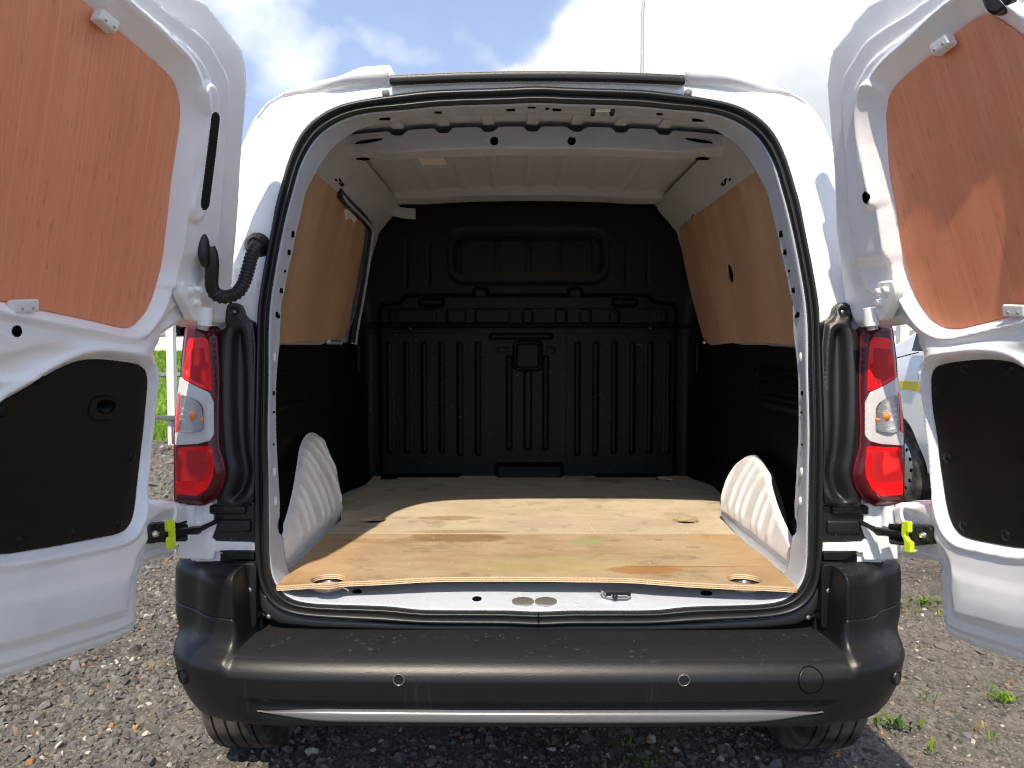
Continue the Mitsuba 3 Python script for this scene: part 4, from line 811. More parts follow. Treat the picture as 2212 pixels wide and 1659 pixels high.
# --- tail lamps with their black surrounds, the lower pillar and the hinges
for sg in (-1, 1):
    X = lambda l: [(x*-sg, z) for x, z in l]
    LT = None
    lampo = chaikin(dens(D['lamp'], .012), 2)
    lp_ = Polygon(lampo)
    def lamp_h(P):
        x = -np.abs(P[:, 0]); q = np.c_[x, P[:, 1]]; d = -sdist(lp_, q)
        h = .054-.012*ss(.014, 0, d)**1.6-.020*ss(-.745, -.83, x)
        return h
    LT = part(VAN, 'tail_lamp', sheet(X(lampo), rear_frame, lamp_h, step=.006, thick=.10, bev=.004), 'lens_dark', label=('left' if sg < 0 else 'right')+' tail lamp cluster with red and clear sections')
    def over(extra, base=lamp_h):
        return lambda P: base(P)+extra
    up = chaikin(dens(D['lamp_up'], .012), 2); lowp = chaikin(dens(D['lamp_low'], .012), 2); clr = chaikin(dens(D['lamp_clear'], .012), 2); rf = chaikin(dens(D['lamp_refl'], .012), 2)
    part(LT, 'stop_lens', sheet(X(up), rear_frame, over(.0012), step=.006, thick=.003, bev=.001), 'lens_red')
    ug = dens([(-.8035, 1.193), (-.763, 1.196), (-.7585, 1.186), (-.7525, 1.112), (-.780, 1.1215), (-.8085, 1.135)], .008)
    part(LT, 'stop_lens_pattern', sheet(X(ug), rear_frame, over(.0022), step=.005, thick=.002, bev=.0006), 'lens_red_grid')
    part(LT, 'fog_lens', sheet(X(lowp), rear_frame, over(.0012), step=.006, thick=.003, bev=.001), 'lens_red')
    lg = dens([(-.8165, .9615), (-.750, .967), (-.7415, .966), (-.7395, .915), (-.748, .902), (-.770, .8965), (-.820, .8965)], .008)
    part(LT, 'fog_lens_pattern', sheet(X(lg), rear_frame, over(.0022), step=.005, thick=.002, bev=.0006), 'lens_red_grid')
    part(LT, 'indicator_frame', sheet(X(clr), rear_frame, over(.0016), [X(rf)], step=.006, thick=.006, bev=.0015), 'lens_frost')
    def refl_h(P):
        x = np.abs(P[:, 0]); z = P[:, 1]
        a = (x-.765)*1.0+(z-1.045)*.45
        return lamp_h(P)+.0022+.0060*np.abs(np.cos((x-.7795+.10*(z-1.045))/.034*np.pi*.5+.3))+.0014*np.abs(np.sin(z/.011*np.pi))
    part(LT, 'reflector', sheet(X(rf), rear_frame, refl_h, step=.0022), 'reflector')
    part(LT, 'indicator_bulb', mv(trimesh.creation.icosphere(2, .0095), (sg*.776, yb(1.045)-.055, 1.043)), 'amber')
    part(LT, 'indicator_bulb', mv(trimesh.creation.icosphere(2, .006), (sg*.757, yb(1.05)-.058, 1.036)), 'amber')
    for k in range(4):
        z = 1.064-.0125*k
        P = [(sg*.811, yb(z)-.040, z-.004+.000), (sg*.785, yb(z)-.0505, z-.010), (sg*.754, yb(z)-.0555, z-.020)]
        if k < 3: part(LT, 'louvre', tube(spline(P, 6), .0011, 6), 'clip_white')
    part(LT, 'side_marker', sheet(X([(-.8262, 1.09), (-.8175, 1.096), (-.8172, 1.008), (-.827, 1.004)]), rear_frame, over(.003), step=.006, thick=.003, bev=.001), 'lens_red')
    part(LT, 'reflector_band', sheet(X([(-.823, .892), (-.75, .892), (-.7385, .899), (-.733, .92), (-.7315, .907), (-.744, .8815), (-.767, .866), (-.8235, .868)]), rear_frame, over(.0025), step=.006, thick=.002, bev=.001), 'lens_red')
    for z, xx in ((1.152, -.760), (.948, -.752)):
        part(LT, 'lamp_bulb', sheet(X(circ(xx, z, .0105, 20)), rear_frame, over(.0032), step=.005, thick=.002), 'lens_red_grid')
    # black surround with its recess
    sur = chaikin(D['sur'], 1); rec = Polygon(chaikin(D['sur_rec'], 1)); sp = Polygon(sur)
    def sur_h(P):
        q = np.c_[-np.abs(P[:, 0]), P[:, 1]]
        d = sdist(rec, q); e = -sdist(sp, q)
        lat = ss(-.668, -.715, q[:, 0])
        h = .030+.004*lat
        h -= .022*ss(.004, -.014, d)
        h += .004*np.exp(-((d-.012)/.004)**2)
        h += -.012*np.exp(-(np.hypot(q[:, 0]+.7075, q[:, 1]-1.2799)/.010)**4)
        return h-.006*ss(.006, 0, e)
    SU = part(VAN, 'lamp_surround', sheet(X(sur), rear_frame, sur_h, step=.0055, thick=.05, bev=.003), 'black_plastic')
    part(SU, 'lamp_screw', mv(rev([(-.003, .0005), (-.003, .0035), (-.001, .006), (.004, .0075)], 'y', 20), (sg*.7075, yb(1.28)-.020, 1.28)), 'zinc')
    # lower pillar, white
    ws = [(-.8239, .838), (-.7505, .838), (-.7511, .7987), (-.7431, .7933), (-.7558, .7583), (-.7453, .7475), (-.654, .745), (-.654, .7285), (-.747, .7285), (-.7512, .7124), (-.8235, .715)]
    LP = part(VAN, 'lower_pillar', sheet(X(ws), rear_frame, lambda P: .012+.006*ss(-.75, -.76, -np.abs(P[:, 0])), step=.01, thick=.03, bev=.003), 'white_paint')
    part(LP, 'hinge_barrel', tube([(sg*.795, -.030, .792), (sg*.795, -.030, .838)], .013, 18), 'white_paint', 40)
    part(LP, 'hinge_plate', rbox((sg*.79, -.022, .785), (.045, .012, .022), .004), 'white_paint', 30)
    cb = [(-.764, .832), (-.655, .832), (-.655, .742), (-.76, .745)]
    CB = part(VAN, 'check_box', sheet(X(cb), rear_frame, .006, step=.02, thick=.04, bev=.003), 'black_plastic')
    part(CB, 'box_cover', rbox((sg*.70, -.010, .786), (.075, .02, .030), .006), 'black_plastic', 30)
    part(CB, 'box_cover', rbox((sg*.715, -.012, .825), (.085, .02, .022), .006), 'gloss_black', 30)
    part(CB, 'box_ring', mv(rev([(-.004, .010), (-.008, .014), (-.004, .018)], 'y', 24), (sg*.70, -.006, .762)), 'gloss_black')
    for bx_, bz in ((.742, .752), (.668, .757), (.735, .815)):
        part(CB, 'box_screw', mv(rev([(-.004, .0005), (-.004, .004), (.003, .005)], 'y', 14), (sg*bx_, -.007, bz)), 'zinc')
    # upper part of the body side behind the hinge: ditch and lamp seat
    part(VAN, 'lamp_seat', sheet(X([(-.82, 1.242), (-.70, 1.242), (-.70, 1.262), (-.80, 1.262)]), rear_frame, .004, step=.02, thick=.02, bev=.003), 'white_paint')
# cable hose between the left door and the body
hp = A([(a, -.135+.0125*i, b) for i, (a, b) in enumerate(D['hose'])])
hp[0, 1] += .01
hs = spline(hp, 170); k = np.linspace(0, 1, 170)
r = .0142+np.where((k > .33) & (k < .93), .0016*np.sin(k*170*.98*math.pi/2.6), 0)
HO = part(VAN, 'cable_hose', tube(hs, r, 18), 'rubber')
part(HO, 'hose_boot', mv(rev([(-.03, .016), (-.018, .018), (-.008, .026), (.0, .031), (.006, .029)], 'y', 28), (-.668, yb(1.44)-.004, 1.440)), 'rubber')
g = trimesh.creation.icosphere(3, 1.); g.vertices = g.vertices*A([.012, .016, .036])
part(HO, 'hose_boot', mv(g, door_frame(-1)(D['L_grom'][0][0], 1.402, .004)), 'rubber')
part(VAN, 'body_plug', mv(rev([(-.006, .0005), (-.006, .012), (-.002, .016), (.004, .017)], 'y', 24), (-.707, yb(1.375)-.002, 1.375)), 'white_paint')

# --- rear doors
def make_door(sg, pre):
    fr = door_frame(sg)
    lab = ('left' if sg < 0 else 'right')
    ol, ply, blk = D[pre+'_out'], chaikin(D[pre+'_ply'], 2), chaikin(D[pre+'_blk'], 2)
    ol = dens(ol, .02); olc = chaikin(ol, 1)
    PO, PP, PB = Polygon(olc), Polygon(ply), Polygon(blk)
    boss = LineString(D[pre+'_boss']); hole = Polygon(circ(*D[pre+'_hole'][0], .012))
    def h(P):
        do = -sdist(PO, P); dp = sdist(PP, P); db = sdist(PB, P); s, z = P[:, 0], P[:, 1]
        di = np.minimum(np.maximum(dp, 0), np.maximum(db, 0)); t = do/np.maximum(do+di, 1e-4)
        hh = np.zeros(len(P))
        upz = ss(1.20, 1.34, z)
        # outer flange, steps
        hh -= .026*(1-ss(.365, .425, t))*upz*ss(0, .05, do+di-.03)
        hh -= .012*(1-ss(.635, .68, t))*upz*ss(1.45, 1.65, z)
        hh -= .010*(1-ss(.15, .5, t))*(1-upz)
        low = ss(.84, .76, z)
        hh -= low*(.010*(1-ss(.022, .028, do))+.013*(1-ss(.050, .070, do))+.004*(1-ss(.006, .010, do)))
        # window recess and its rounded lip
        wdt = .020+.012*ss(1.45, 1.7, z)
        hh -= .034*(1-np.clip(dp/wdt, 0, 1)**.9)
        hh += .0045*np.exp(-((dp-wdt-.003)/.006)**2)
        hh += .010*np.exp(-((dp-.05)/.02)**2)*ss(1.26, 1.2, z)
        # concave band between the panels, lip of the lower panel
        hh -= .014*np.exp(-((np.minimum(dp, db)-.05)/.028)**2)*((z > 1.15) & (z < 1.32))
        hh -= .020*(1-np.clip(db/.014, 0, 1))+.030*ss(.0, -.012, db)
        hh += .006*np.exp(-((db-.019)/.0065)**2)
        hh += .0035*ss(.06, .09, db)*ss(.82, .80, z)
        # boss, hinge pocket, check pocket
        bd = shapely.distance(shapely.points(P), boss)
        hh += .012*ss(.030, .020, bd)
        for (cx, cz, rx, rz, dd) in ((.10 if sg < 0 else .085, 1.355, .075, .03, .020), ):
            hh -= dd*np.exp(-(((s-cx)/rx)**4+((z-cz)/rz)**4))*.7
        hh -= .014*np.exp(-(((s-.12)/.055)**6+((z-.797)/.04)**6))
        hh -= .0*s
        hh -= .012*ss(.010, 0, do)**2
        return hh
    K = part(VAN, 'rear_door', sheet(olc, fr, h, step=.005, thick=.024, bev=.003), 'white_paint', label='open %s rear door, inner side, with a red-brown plywood window board' % lab)
    part(K, 'outer_skin', sheet(olc, fr, -.0565, step=.03, thick=.012, bev=.006), 'white_paint')
    part(K, 'window_board', sheet(ply, fr, -.026, step=.02, thick=.006), 'door_ply', label='red-brown plywood board over the %s door window' % lab)
    pk = chaikin(D['L_pocket'], 2) if pre == 'L' else None
    def bh(P):
        hh = np.full(len(P), -.013)
        if pre == 'L': hh -= .026*ss(.002, -.022, sdist(Polygon(pk), P))
        return hh
    LPN = part(K, 'lower_board', sheet(blk, fr, bh, step=.008 if pre == 'L' else .02, thick=.006), 'black_board', label='matt black lower board of the %s rear door' % lab)
    if pre == 'L':
        part(K, 'pull_handle', sheet(pk, fr, -.0105, [chaikin([(.332, 1.103), (.277, 1.095), (.280, 1.068), (.330, 1.073)], 2)], step=.006, thick=.006, bev=.002), 'black_board')
    for s, z in D[pre+'_stud']:
        d = rev([(.006, .0005), (.005, .006), (.001, .0115), (-.002, .0125)], 'y', 20)
        v = np.array(d.vertices); d.vertices = fr(s+v[:, 0], z+v[:, 2], -.0145+v[:, 1]); part(K, 'board_stud', d, 'black_board')
    for (s, z), a in ((D[pre+'_clip'][0], -.45 if 1 else 0), (D[pre+'_clip2'][0], .25)):
        b = rbox((0, 0, 0), (.046, .020, .024), .004); v = np.array(b.vertices); ca, sa = math.cos(a), math.sin(a)
        b.vertices = fr(s+v[:, 0]*ca+v[:, 2]*sa*.6, z+v[:, 2]*ca*.9-v[:, 0]*sa*.35, -.010+v[:, 1]); part(K, 'board_clip', b, 'clip_white', 30)
        for e in (-.010, .010):
            b = trimesh.creation.icosphere(1, .003); v = np.array(b.vertices); b.vertices = fr(s+e+v[:, 0], z-e*.35*a+v[:, 2]-.004, .0005+v[:, 1]*.5); part(K, 'clip_rivet', b, 'zinc')
    if pre == 'L':
        sl = LineString(D['L_slot']).buffer(.0125); part(K, 'slot_cover', sheet(chaikin(list(sl.exterior.coords)[:-1], 1), fr, .0135, step=.006, thick=.006), 'gloss_black')
        part(K, 'stop_hole', sheet(circ(*D['L_hole'][0], .0095, 20), fr, lambda P: h(P)+.0015, step=.003), 'hole_dark')
    else:
        part(K, 'latch_boot', sheet(chaikin([(.455, 1.775), (.50, 1.775), (.505, 1.75), (.49, 1.735), (.465, 1.737)], 2), fr, .004, step=.008, thick=.015, bev=.005), 'gloss_black')
        part(K, 'stop_hole', sheet(circ(D['R_hole'][0][0], D['R_hole'][0][1], .0125, 24), fr, lambda P: h(P)+.0022, step=.003), 'hole_dark')
    # hinge
    hg = chaikin(dens(D[pre+'_hinge'], .012), 1)
    HG = part(K, 'hinge', sheet(hg, fr, lambda P: .012-.004*ss(1.27, 1.26, P[:, 1]), step=.008, thick=.02, bev=.004), 'white_paint')
    for s, z in D[pre+'_hbolt']:
        d = rev([(.010, .0005), (.010, .006), (.004, .0075), (-.004, .0095)], 'y', 16); v = np.array(d.vertices); d.vertices = fr(s+v[:, 0], z+v[:, 2], .012+v[:, 1]); part(HG, 'hinge_bolt', d, 'white_paint', 40)
    c = D[pre+'_hinge'][4]; s0 = .083 if sg < 0 else .066
    part(HG, 'hinge_knuckle', tube([fr(s0, 1.245, .014), fr(s0, 1.284, .010)], .0155, 18), 'white_paint', 40)
    part(HG, 'hinge_pin', tube([fr(s0, 1.236, .014), fr(s0, 1.246, .014)], .012, 14), 'zinc', 40)
    # check strap and lever
    CK = part(K, 'check_strap', sheet(chaikin(dens(D[pre+'_check'], .012), 1), fr, lambda P: .004+.014*ss(.155, .145, P[:, 0]), step=.008, thick=.02, bev=.003), 'gloss_black')
    cs, cz = D[pre+'_cbolt'][0]
    d = rev([(.008, .0005), (.008, .005), (.003, .0075), (-.004, .009)], 'y', 18); v = np.array(d.vertices); d.vertices = fr(cs+v[:, 0]-.004, cz+v[:, 2]-.002, .004+v[:, 1]); part(CK, 'check_bolt', d, 'chrome', 40)
    (a0, b0), (a1, b1) = D[pre+'_strap']
    p0, p1 = fr(a0+.03, b0+.002, .026), fr(a1, b1, .026); p2 = A([sg*.735, -.01, .800])
    part(CK, 'check_arm', tube([p0, p0*.5+p1*.5, p1], [.009, .008, .010], 8), 'gloss_black', 40)
    part(CK, 'check_arm', tube([p1, p1*.55+p2*.45, p2], [.0075, .0055, .0055], 8), 'gloss_black', 40)
    for e in (-.013, 0, .013):
        part(CK, 'check_tooth', tube([fr(a0+.012, b0+e, .020), fr(a0-.016, b0+e*1.2, .024)], [.005, .002], 8), 'gloss_black', 40)
    (l0, z0), (l1, z1) = D[pre+'_lever']; w = .0075
    zc = (z0+z1)/2; lv = [(l0-.006, z0), (l0+.011, z0+.002), (l0+.011, z0-.018), (l0+.001, z0-.020), (l0+.000, zc), (l1+.001, z1+.020), (l1+.011, z1+.018), (l1+.011, z1-.002), (l1-.004, z1-.003), (l1-.006, z1+.02), (l0-.007, zc), (l0-.007, z0-.02)]
    if sg < 0: pass
    part(CK, 'release_lever', sheet(chaikin(dens(lv, .004), 1), fr, .034, step=.004, thick=.010, bev=.002, back=True), 'lime', label='lime green release lever')
    part(CK, 'cable_tie', tube(spline([fr(l0-.004, z0-.004, .030), fr(l0-.014, z0+.014, .030), fr(l0-.022, z0+.028, .022)], 8), .004, 8), 'clip_white')
    return K
make_door(-1, 'L'); make_door(1, 'R')

# --- rear wheels
def tyre_mesh(w=.205, R=.318, r=.20, grooves=((-.055, .006), (-.020, .006), (.016, .006), (.052, .006)), n=96):
    pr = [(-w*.40, r), (-w*.47, r+.02), (-w*.5, r+.06), (-w*.47, R-.030), (-w*.43, R-.012), (-w*.385, R-.004)]
    x = -w*.36
    for g, gw in grooves:
        pr += [(g-gw/2-.0006, R-.0002), (g-gw/2, R-.001), (g-gw/2+.0004, R-.0085), (g+gw/2-.0004, R-.0085), (g+gw/2, R-.001), (g+gw/2+.0006, R-.0002)]
    pr += [(w*.385, R-.004), (w*.43, R-.012), (w*.47, R-.030), (w*.5, R-.088), (w*.47, r+.02), (w*.40, r)]
    return rev(pr, 'x', n)
G0 = -.03                                      # the ground under the van
TY = tyre_mesh(R=.325); WZ = G0+.322
def wheel(parent, x, y, sg, name='wheel', dx=0, trimm='clip_white', pre=None):
    k = part(parent, name, mv(TY, (x, y, WZ)), 'tyre', 30)
    a = x+sg*.085
    cov = rev([(0, .0005), (.004, .04), (.010, .12), (.004, .185), (-.012, .203), (-.10, .205)], 'x', 48)
    cov.vertices = np.array(cov.vertices)*A([sg, 1, 1]); part(k, 'wheel_trim', mv(cov, (a, y, WZ)), 'zinc', 40)
    for i in range(14):
        t = i/14*2*math.pi; s = trimesh.creation.icosphere(1, 1.); s.vertices = np.array(s.vertices)*A([.004, .016, .016])
        part(k, 'trim_hole', mv(s, (a+sg*.0035, y+.178*math.cos(t), WZ+.178*math.sin(t))), 'hole_dark')
    return k
wheel(VAN, -.842, .62, -1); wheel(VAN, .842, .62, 1)
for sg in (-1, 1): part(VAN, 'front_wheel', mv(TY, (sg*.842, 3.40, WZ)), 'tyre', 30)

# ------------------------------------------------------------------ ground and setting
def grid(x0, x1, y0, y1, n, m, zf):
    X, Y = np.meshgrid(np.linspace(x0, x1, n), np.linspace(y0, y1, m)); P = np.c_[X.ravel(), Y.ravel(), zf(X.ravel(), Y.ravel())]
    i = (np.arange(m-1)[:, None]*n+np.arange(n-1)).ravel(); F = np.vstack([np.c_[i, i+1, i+n], np.c_[i+1, i+n+1, i+n]]); return trimesh.Trimesh(P, F, process=False)
GE = 8.2      # the gravel ends here and the grass bank begins
def bank(y): return np.interp(y, [GE, 14., 20., 28., 40., 60., 400.], [G0, .56, 1.06, 1.58, 2.06, 2.15, 2.2])
def gz(x, y): return .010*(meshkit.fbm(np.c_[x*1.3, y*1.3, 0*x], 4)-.5)*2-.006+G0
struct('gravel_ground', cat(grid(-14, 14, -8, GE+.3, 180, 120, gz), grid(-200, 200, -200, -8, 3, 3, lambda x, y: 0*x-.02+G0), grid(-200, -14, -8, GE, 3, 3, lambda x, y: 0*x-.02+G0), grid(14, 200, -8, GE, 3, 3, lambda x, y: 0*x-.02+G0)), 'gravel_ground')
struct('grass_bank', grid(-200, 200, GE, 20, 60, 40, lambda x, y: bank(y)+.05*(meshkit.fbm(np.c_[x, y, 0*x], 3)-.5)*ss(GE, GE+1, y)), 'grass_soil')
struct('footpath', grid(-200, 200, 14.0, 14.7, 20, 3, lambda x, y: bank(y)+.03), 'asphalt')
struct('pavement', grid(-200, 200, 20, 28, 20, 3, lambda x, y: bank(y)+.02), 'paving')
struct('road', grid(-200, 200, 28, 40, 20, 3, lambda x, y: bank(y)), 'asphalt')
struct('far_grass', grid(-400, 400, 40, 400, 20, 20, lambda x, y: bank(y)), 'grass_soil')

# loose stones
rng = np.random.default_rng(11)
protos = []
for i in range(48):
    p = rng.normal(size=(16, 3)); p /= np.linalg.norm(p, axis=1, keepdims=True); p *= rng.uniform(.72, 1.03, (16, 1)); p *= A([1, rng.uniform(.6, .95), rng.uniform(.5, .85)])
    hll = trimesh.convex.convex_hull(p) if hasattr(trimesh, 'convex') else trimesh.Trimesh(p).convex_hull
    v, f = np.array(hll.vertices), np.array(hll.faces); protos.append((v[f].reshape(-1, 3), np.arange(len(f)*3).reshape(-1, 3)))
def stones(n, x0, x1, y0, y1, size, sink, keep=None, dark=1.):
    VV, FF, CC = [], [], []; off = 0
    x, y = rng.uniform(x0, x1, n), rng.uniform(y0, y1, n)
    s = size[0]*np.exp(rng.normal(0, size[1], n)); which = rng.integers(0, len(protos), n)
    if keep is not None: k = keep(x, y); x, y, s, which = x[k], y[k], s[k], which[k]
    for w in range(len(protos)):
        idx = np.where(which == w)[0]
        if not len(idx): continue
        v, f = protos[w]; m = len(idx)
        a = rng.uniform(0, 2*np.pi, m); tx, ty = rng.normal(0, .28, m), rng.normal(0, .28, m)
        ca, sa = np.cos(a), np.sin(a); q = v[None]*s[idx, None, None]
        X = q[..., 0]*ca[:, None]-q[..., 1]*sa[:, None]; Y = q[..., 0]*sa[:, None]+q[..., 1]*ca[:, None]; Z = q[..., 2]+X*tx[:, None]+Y*ty[:, None]
        X += x[idx, None]; Y += y[idx, None]; Z += (gz(x[idx], y[idx])+s[idx]*sink)[:, None]
        base = np.array([.140, .134, .122])*rng.uniform(.6, 1.30, (m, 1))*dark; u = rng.random(m)
        base = np.where((u < .045)[:, None], np.array([.42, .40, .35])*rng.uniform(.7, 1.1, (m, 1)), base)
        base = np.where(((u > .045) & (u < .058))[:, None], np.array([.36, .17, .075])*rng.uniform(.7, 1.1, (m, 1)), base)
        base = np.where(((u > .06) & (u < .16))[:, None], np.array([.13, .124, .125])*rng.uniform(.7, 1.2, (m, 1)), base)
        base = np.where(((u > .16) & (u < .22))[:, None], np.array([.20, .172, .125])*rng.uniform(.7, 1.1, (m, 1)), base)
        VV.append(np.stack([X, Y, Z], -1).reshape(-1, 3)); CC.append(np.repeat(base, len(v), 0))
        FF.append((f[None]+(np.arange(m)*len(v))[:, None, None]).reshape(-1, 3)+off); off += m*len(v)
    return np.vstack(VV), np.vstack(FF), np.vstack(CC)
def gravel(parts):
    VV, FF, CC, o = [], [], [], 0
    for v, f, c in parts: VV.append(v); FF.append(f+o); CC.append(c); o += len(v)
    k = num('gravel'); scene[k] = mikit.ply((np.vstack(VV), np.vstack(FF)), 'm_stone', False, color=np.vstack(CC)); labels[k] = {'label': 'loose grey gravel stones scattered around and under the van', 'kind': 'stuff', 'category': 'gravel'}
gravel([stones(25000, -3.6, -.60, .2, 3.4, (.0098, .40), .12), stones(2200, -3.4, -.62, .3, 3.2, (.0165, .28), .15), stones(9500, -7, -1., 3.4, GE+.2, (.019, .45), .1),
        stones(26000, .5, 3.6, .2, 3.4, (.0062, .50), -.02, dark=.92), stones(420, .5, 3.6, .2, 3.4, (.020, .30), -.12), stones(6500, .8, 6.5, 3.4, 7, (.013, .5), 0.),
        stones(9000, -.75, .75, .2, 1.9, (.0075, .5), -.05, dark=.8)])
# grass on the bank, as blades
n = 26000; x = rng.uniform(-10.5, -2.2, n); y = GE+(rng.random(n)**1.3)*11.6
ok_ = ~((y > 13.95) & (y < 14.75)); x, y = x[ok_], y[ok_]; n = len(x); hgt = rng.uniform(.04, .13, n)*np.where(y < GE+.8, 1.5, 1); a = rng.uniform(0, 6.28, n); w = rng.uniform(.006, .012, n)*(1+(y-GE)*.08)
z = bank(y)-.01; lean = rng.normal(0, .05, (n, 2))
V = np.stack([np.c_[x-w*np.cos(a), y-w*np.sin(a), z], np.c_[x+w*np.cos(a), y+w*np.sin(a), z], np.c_[x+lean[:, 0], y+lean[:, 1], z+hgt]], 1).reshape(-1, 3)
col = np.repeat(np.array([.15, .27, .03])*rng.uniform(.6, 1.5, (n, 1))*np.c_[rng.uniform(.8, 1.3, n), np.ones(n), np.ones(n)], 3, 0)
k = num('grass'); scene[k] = mikit.ply((V, np.arange(3*n).reshape(-1, 3)), 'm_leaf', False, color=col); labels[k] = {'label': 'bright green grass on the bank behind the low fence', 'kind': 'stuff', 'category': 'grass'}

# weeds in the gravel: rosettes of small pointed leaves
def weed(x, y, r, n, label, tint=(.17, .30, .03), hh=.035, seed=1):
    g = np.random.default_rng(seed); VV, FF, CC, o = [], [], [], 0
    k = thing('weed', label, 'weed', None)
    for i in range(n):
        a = g.uniform(0, 6.28); l = r*g.uniform(.16, .40); w = l*g.uniform(.22, .38); cx, cy = x+g.normal(0, r*.5), y+g.normal(0, r*.35); rise = g.uniform(.1, .9)*hh
        s = np.linspace(0, 1, 6); wid = w*np.sin(np.pi*(s*.92+.04))**.8; zc = G0+.006+rise*np.sin(s*1.9)+.3*rise*g.random()
        d = A([math.cos(a), math.sin(a)]); e = A([-d[1], d[0]])
        L_ = np.c_[cx+d[0]*l*s+e[0]*wid, cy+d[1]*l*s+e[1]*wid, zc+.25*wid]; M_ = np.c_[cx+d[0]*l*s, cy+d[1]*l*s, zc]; R_ = np.c_[cx+d[0]*l*s-e[0]*wid, cy+d[1]*l*s-e[1]*wid, zc+.25*wid]
        m = loft([L_, M_, R_], False); VV.append(m.vertices); FF.append(m.faces+o); o += len(m.vertices); CC.append(np.tile(A(tint)*g.uniform(.6, 1.35)*A([g.uniform(.8, 1.35), 1, 1]), (len(m.vertices), 1)))
    scene[k+'__leaves'] = mikit.ply((np.vstack(VV), np.vstack(FF)), 'm_leaf', True, color=np.vstack(CC))
for i, (x, y, r, n_, lab, tint) in enumerate(WEEDS): weed(x, y, r, int(n_*1.4), lab, tint, seed=i+3)

# low fence along the bank: white posts, a dark knee rail and thin uprights
FE = thing('fence', 'low fence of white posts with a dark steel knee rail beside the grass bank', 'fence')
for i, (x, y, w, hgt) in enumerate(((-4.335, 7.85, .094, 1.75), (-4.28, 7.02, .075, .62), (-5.9, 7.9, .094, 1.75), (-7.5, 7.95, .094, 1.75), (-9.1, 8.0, .094, 1.75), (-2.7, 7.8, .094, 1.75))):
    part(FE, 'post', rbox((x, y, hgt/2-.05), (w, w, hgt+.1), .008), 'post_white', 30)
part(FE, 'rail', rbox((-5.6, 7.76, .315), (7.0, .05, .055), .006), 'rail_metal', 30)
for x in np.arange(-8.9, -2.3, .42): part(FE, 'upright', rbox((x-.02, 7.76, .15), (.02, .02, .32), .003), 'rail_metal', 30)

# street lamp beyond the van
SL = thing('street_lamp', 'tall slim grey street lamp rising behind the van roof with a curved arm', 'street lamp')
lx, ly = 3.445, 20.0
P = [(lx, ly, 0), (lx, ly, 4.), (lx, ly, 9.6), (lx, ly, 10.25), (lx+.015, ly, 10.5), (lx+.06, ly, 10.8), (lx+.16, ly, 11.15), (lx+.50, ly, 11.6), (lx+1.1, ly, 11.8)]
P = np.vstack([dens(P[:4], .5, False), spline(P[3:], 30)[1:]]); part(SL, 'pole', tube(P, np.interp(np.linspace(0, 1, len(P)), [0, .35, .36, 1], [.075, .065, .048, .036]), 14), 'lamp_post')
hd = trimesh.creation.icosphere(3, 1.); hd.vertices = hd.vertices*A([.36, .13, .08]); LH = part(SL, 'lantern', mv(hd, (lx+1.4, ly, 11.82)), 'lamp_post')
hb = trimesh.creation.icosphere(3, 1.); hb.vertices = hb.vertices*A([.28, .10, .05]); part(LH, 'lamp_glass', mv(hb, (lx+1.42, ly, 11.77)), 'clip_white')
PO = thing('fence_post', 'grey white square post standing beyond the parked van on the right', 'post')
part(PO, 'shaft', rbox((4.62, 7.6, .85), (.115, .115, 1.8), .008), 'post_white', 30); part(PO, 'cap', rbox((4.62, 7.6, 1.765), (.135, .135, .03), .006), 'post_white', 30)

# parked vehicles
def vehicle(name, label, cat_, ox, oy, prof, half, paint, arches, extra):
    """side outline (y,z) swept across; ox,oy of its rear left corner"""
    K = thing(name, label, cat_)
    po = Polygon(chaikin(prof, 2))
    for ay in arches: po = po.difference(Point(ay, .315).buffer(.385, 24))
    ext = np.array(po.exterior.coords)[:-1]
    def fr(sg):
        def f(y, z, h):
            y, z, h = np.broadcast_arrays(A(y), A(z), A(h)); tum = .22*sm(z-1.0, .1)+.05*ss(.55, .3, z)
            return np.stack([ox+half+sg*(half-tum+h), oy+y, z], -1)
        return f
    side = [sheet(ext, fr(sg), 0, step=.05, thick=.02, bev=.018) for sg in (-1, 1)]
    e = dens(ext, .06); rim = loft([fr(-1)(e[:, 0], e[:, 1], -.02)]+[fr(-1)(e[:, 0], e[:, 1], -.02)*(1-t)+fr(1)(e[:, 0], e[:, 1], -.02)*t for t in (.1, .5, .9)]+[fr(1)(e[:, 0], e[:, 1], -.02)])
    part(K, 'body', cat(*side, rim), paint, 40)
    for sg in (-1, 1):
        for nm, pl, m, hgt in extra(sg):
            part(K, nm, sheet(pl, fr(sg), hgt, step=.05, thick=.012, bev=.003), m)
        for ay in arches:
            wheel(K, ox+half+sg*(half-.115), oy+ay, sg)
            part(K, 'wheel_arch', tube([(ox+half+sg*(half-.30), oy+ay, .33), (ox+half+sg*(half-.26), oy+ay, .33)], .37, 24), 'hole_dark')
    return K, fr
pv = [(.03, .32), (.0, .60), (.04, 1.1), (.16, 1.80), (.35, 1.87), (2.4, 1.87), (2.75, 1.80), (3.30, 1.33), (3.52, 1.215), (4.05, 1.10), (4.30, .92), (4.36, .62), (4.30, .30)]
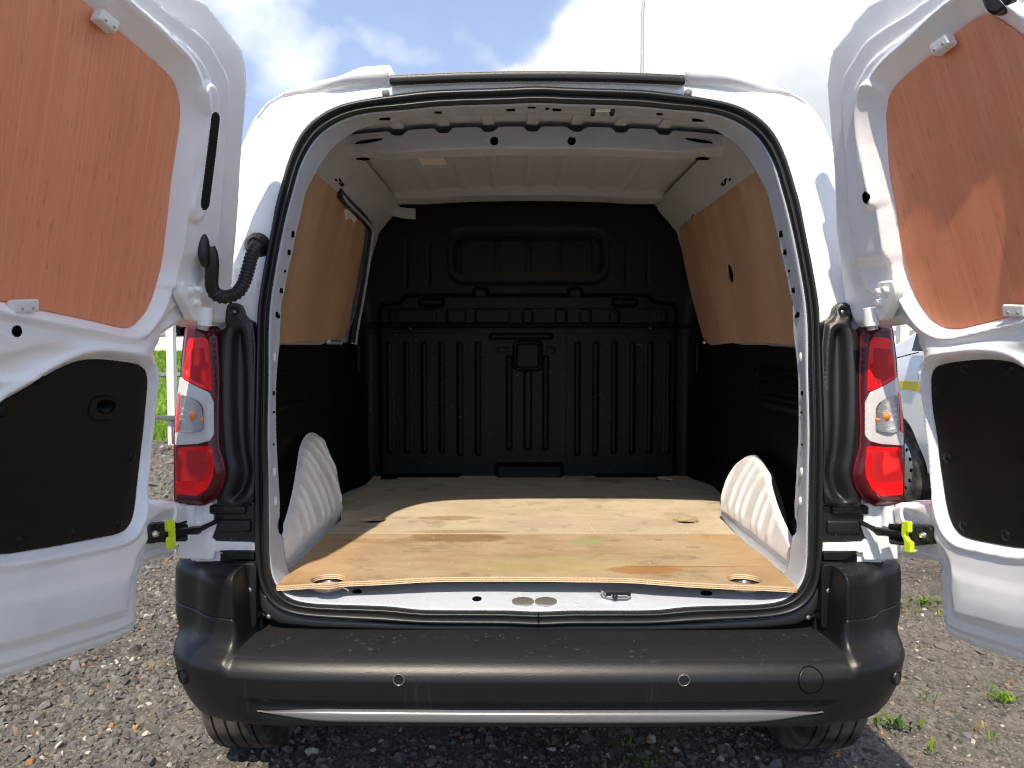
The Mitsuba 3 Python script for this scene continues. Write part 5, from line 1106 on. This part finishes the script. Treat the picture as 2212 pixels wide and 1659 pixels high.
def pv_extra(sg):
    L_ = [('reflective_stripe', [(.10, .885), (4.0, .885), (4.0, .945), (.10, .945)], 'stripe_yellow', .004),
          ('side_window', [(2.15, 1.22), (3.12, 1.22), (2.72, 1.66), (2.15, 1.70)], 'car_glass', .003),
          ('wing_mirror', [(2.98, 1.17), (3.16, 1.17), (3.15, 1.37), (2.99, 1.37)], 'gloss_black', .10),
          ('bonnet_joint', [(3.25, 1.155), (4.0, 1.045), (4.0, 1.049), (3.25, 1.159)], 'hole_dark', .001),
          ('sill_trim', [(.98, .30), (2.98, .30), (2.98, .40), (.98, .40)], 'black_plastic', .012),
          ('headlamp', [(4.00, .88), (4.24, .80), (4.22, .92), (4.02, 1.03)], 'clip_white', .003)]
    return L_
K, fr = vehicle('parked_van', 'white van with a yellow reflective stripe parked beyond the right rear door', 'van', 2.82, .55, pv, .92, 'car_white', (.72, 3.50), pv_extra)
part(K, 'windscreen', loft([np.c_[np.linspace(3.1, 4.4, 9), np.full(9, .55+y), np.full(9, z)] for y, z in ((3.29, 1.36), (3.08, 1.54), (2.80, 1.775))], False), 'car_glass')
d = rev([(-.006, .0005), (-.006, .008), (-.002, .013), (.004, .014)], 'x', 20); part(K, 'wing_bolt', mv(d, fr(-1)(2.99, .80, .002)), 'zinc')
pc = [(.05, .30), (.0, .55), (.05, .92), (.35, 1.02), (.75, 1.42), (1.9, 1.46), (2.7, 1.08), (3.7, .95), (4.1, .72), (4.15, .32)]
def pc_extra(sg):
    return [('side_window', [(.75, 1.05), (2.45, 1.05), (1.9, 1.38), (.9, 1.36)], 'car_glass', .003), ('headlamp', [(3.75, .75), (4.02, .70), (3.98, .82), (3.78, .88)], 'clip_white', .003), ('tail_lamp', [(.04, .75), (.22, .75), (.22, .90), (.06, .90)], 'lens_red', .003)]
PC_Z = 1.86
n0 = set(scene)
K2, _ = vehicle('parked_car', 'dark car parked on the road beyond the grass bank', 'car', -14.0, 27.0, pc, .88, 'car_dark', (.75, 3.3), pc_extra)
for kk in set(scene)-n0:
    scene[kk]['to_world'] = T().translate([0, 0, float(bank(28.5))])

scene = {k: v for k, v in scene.items()}
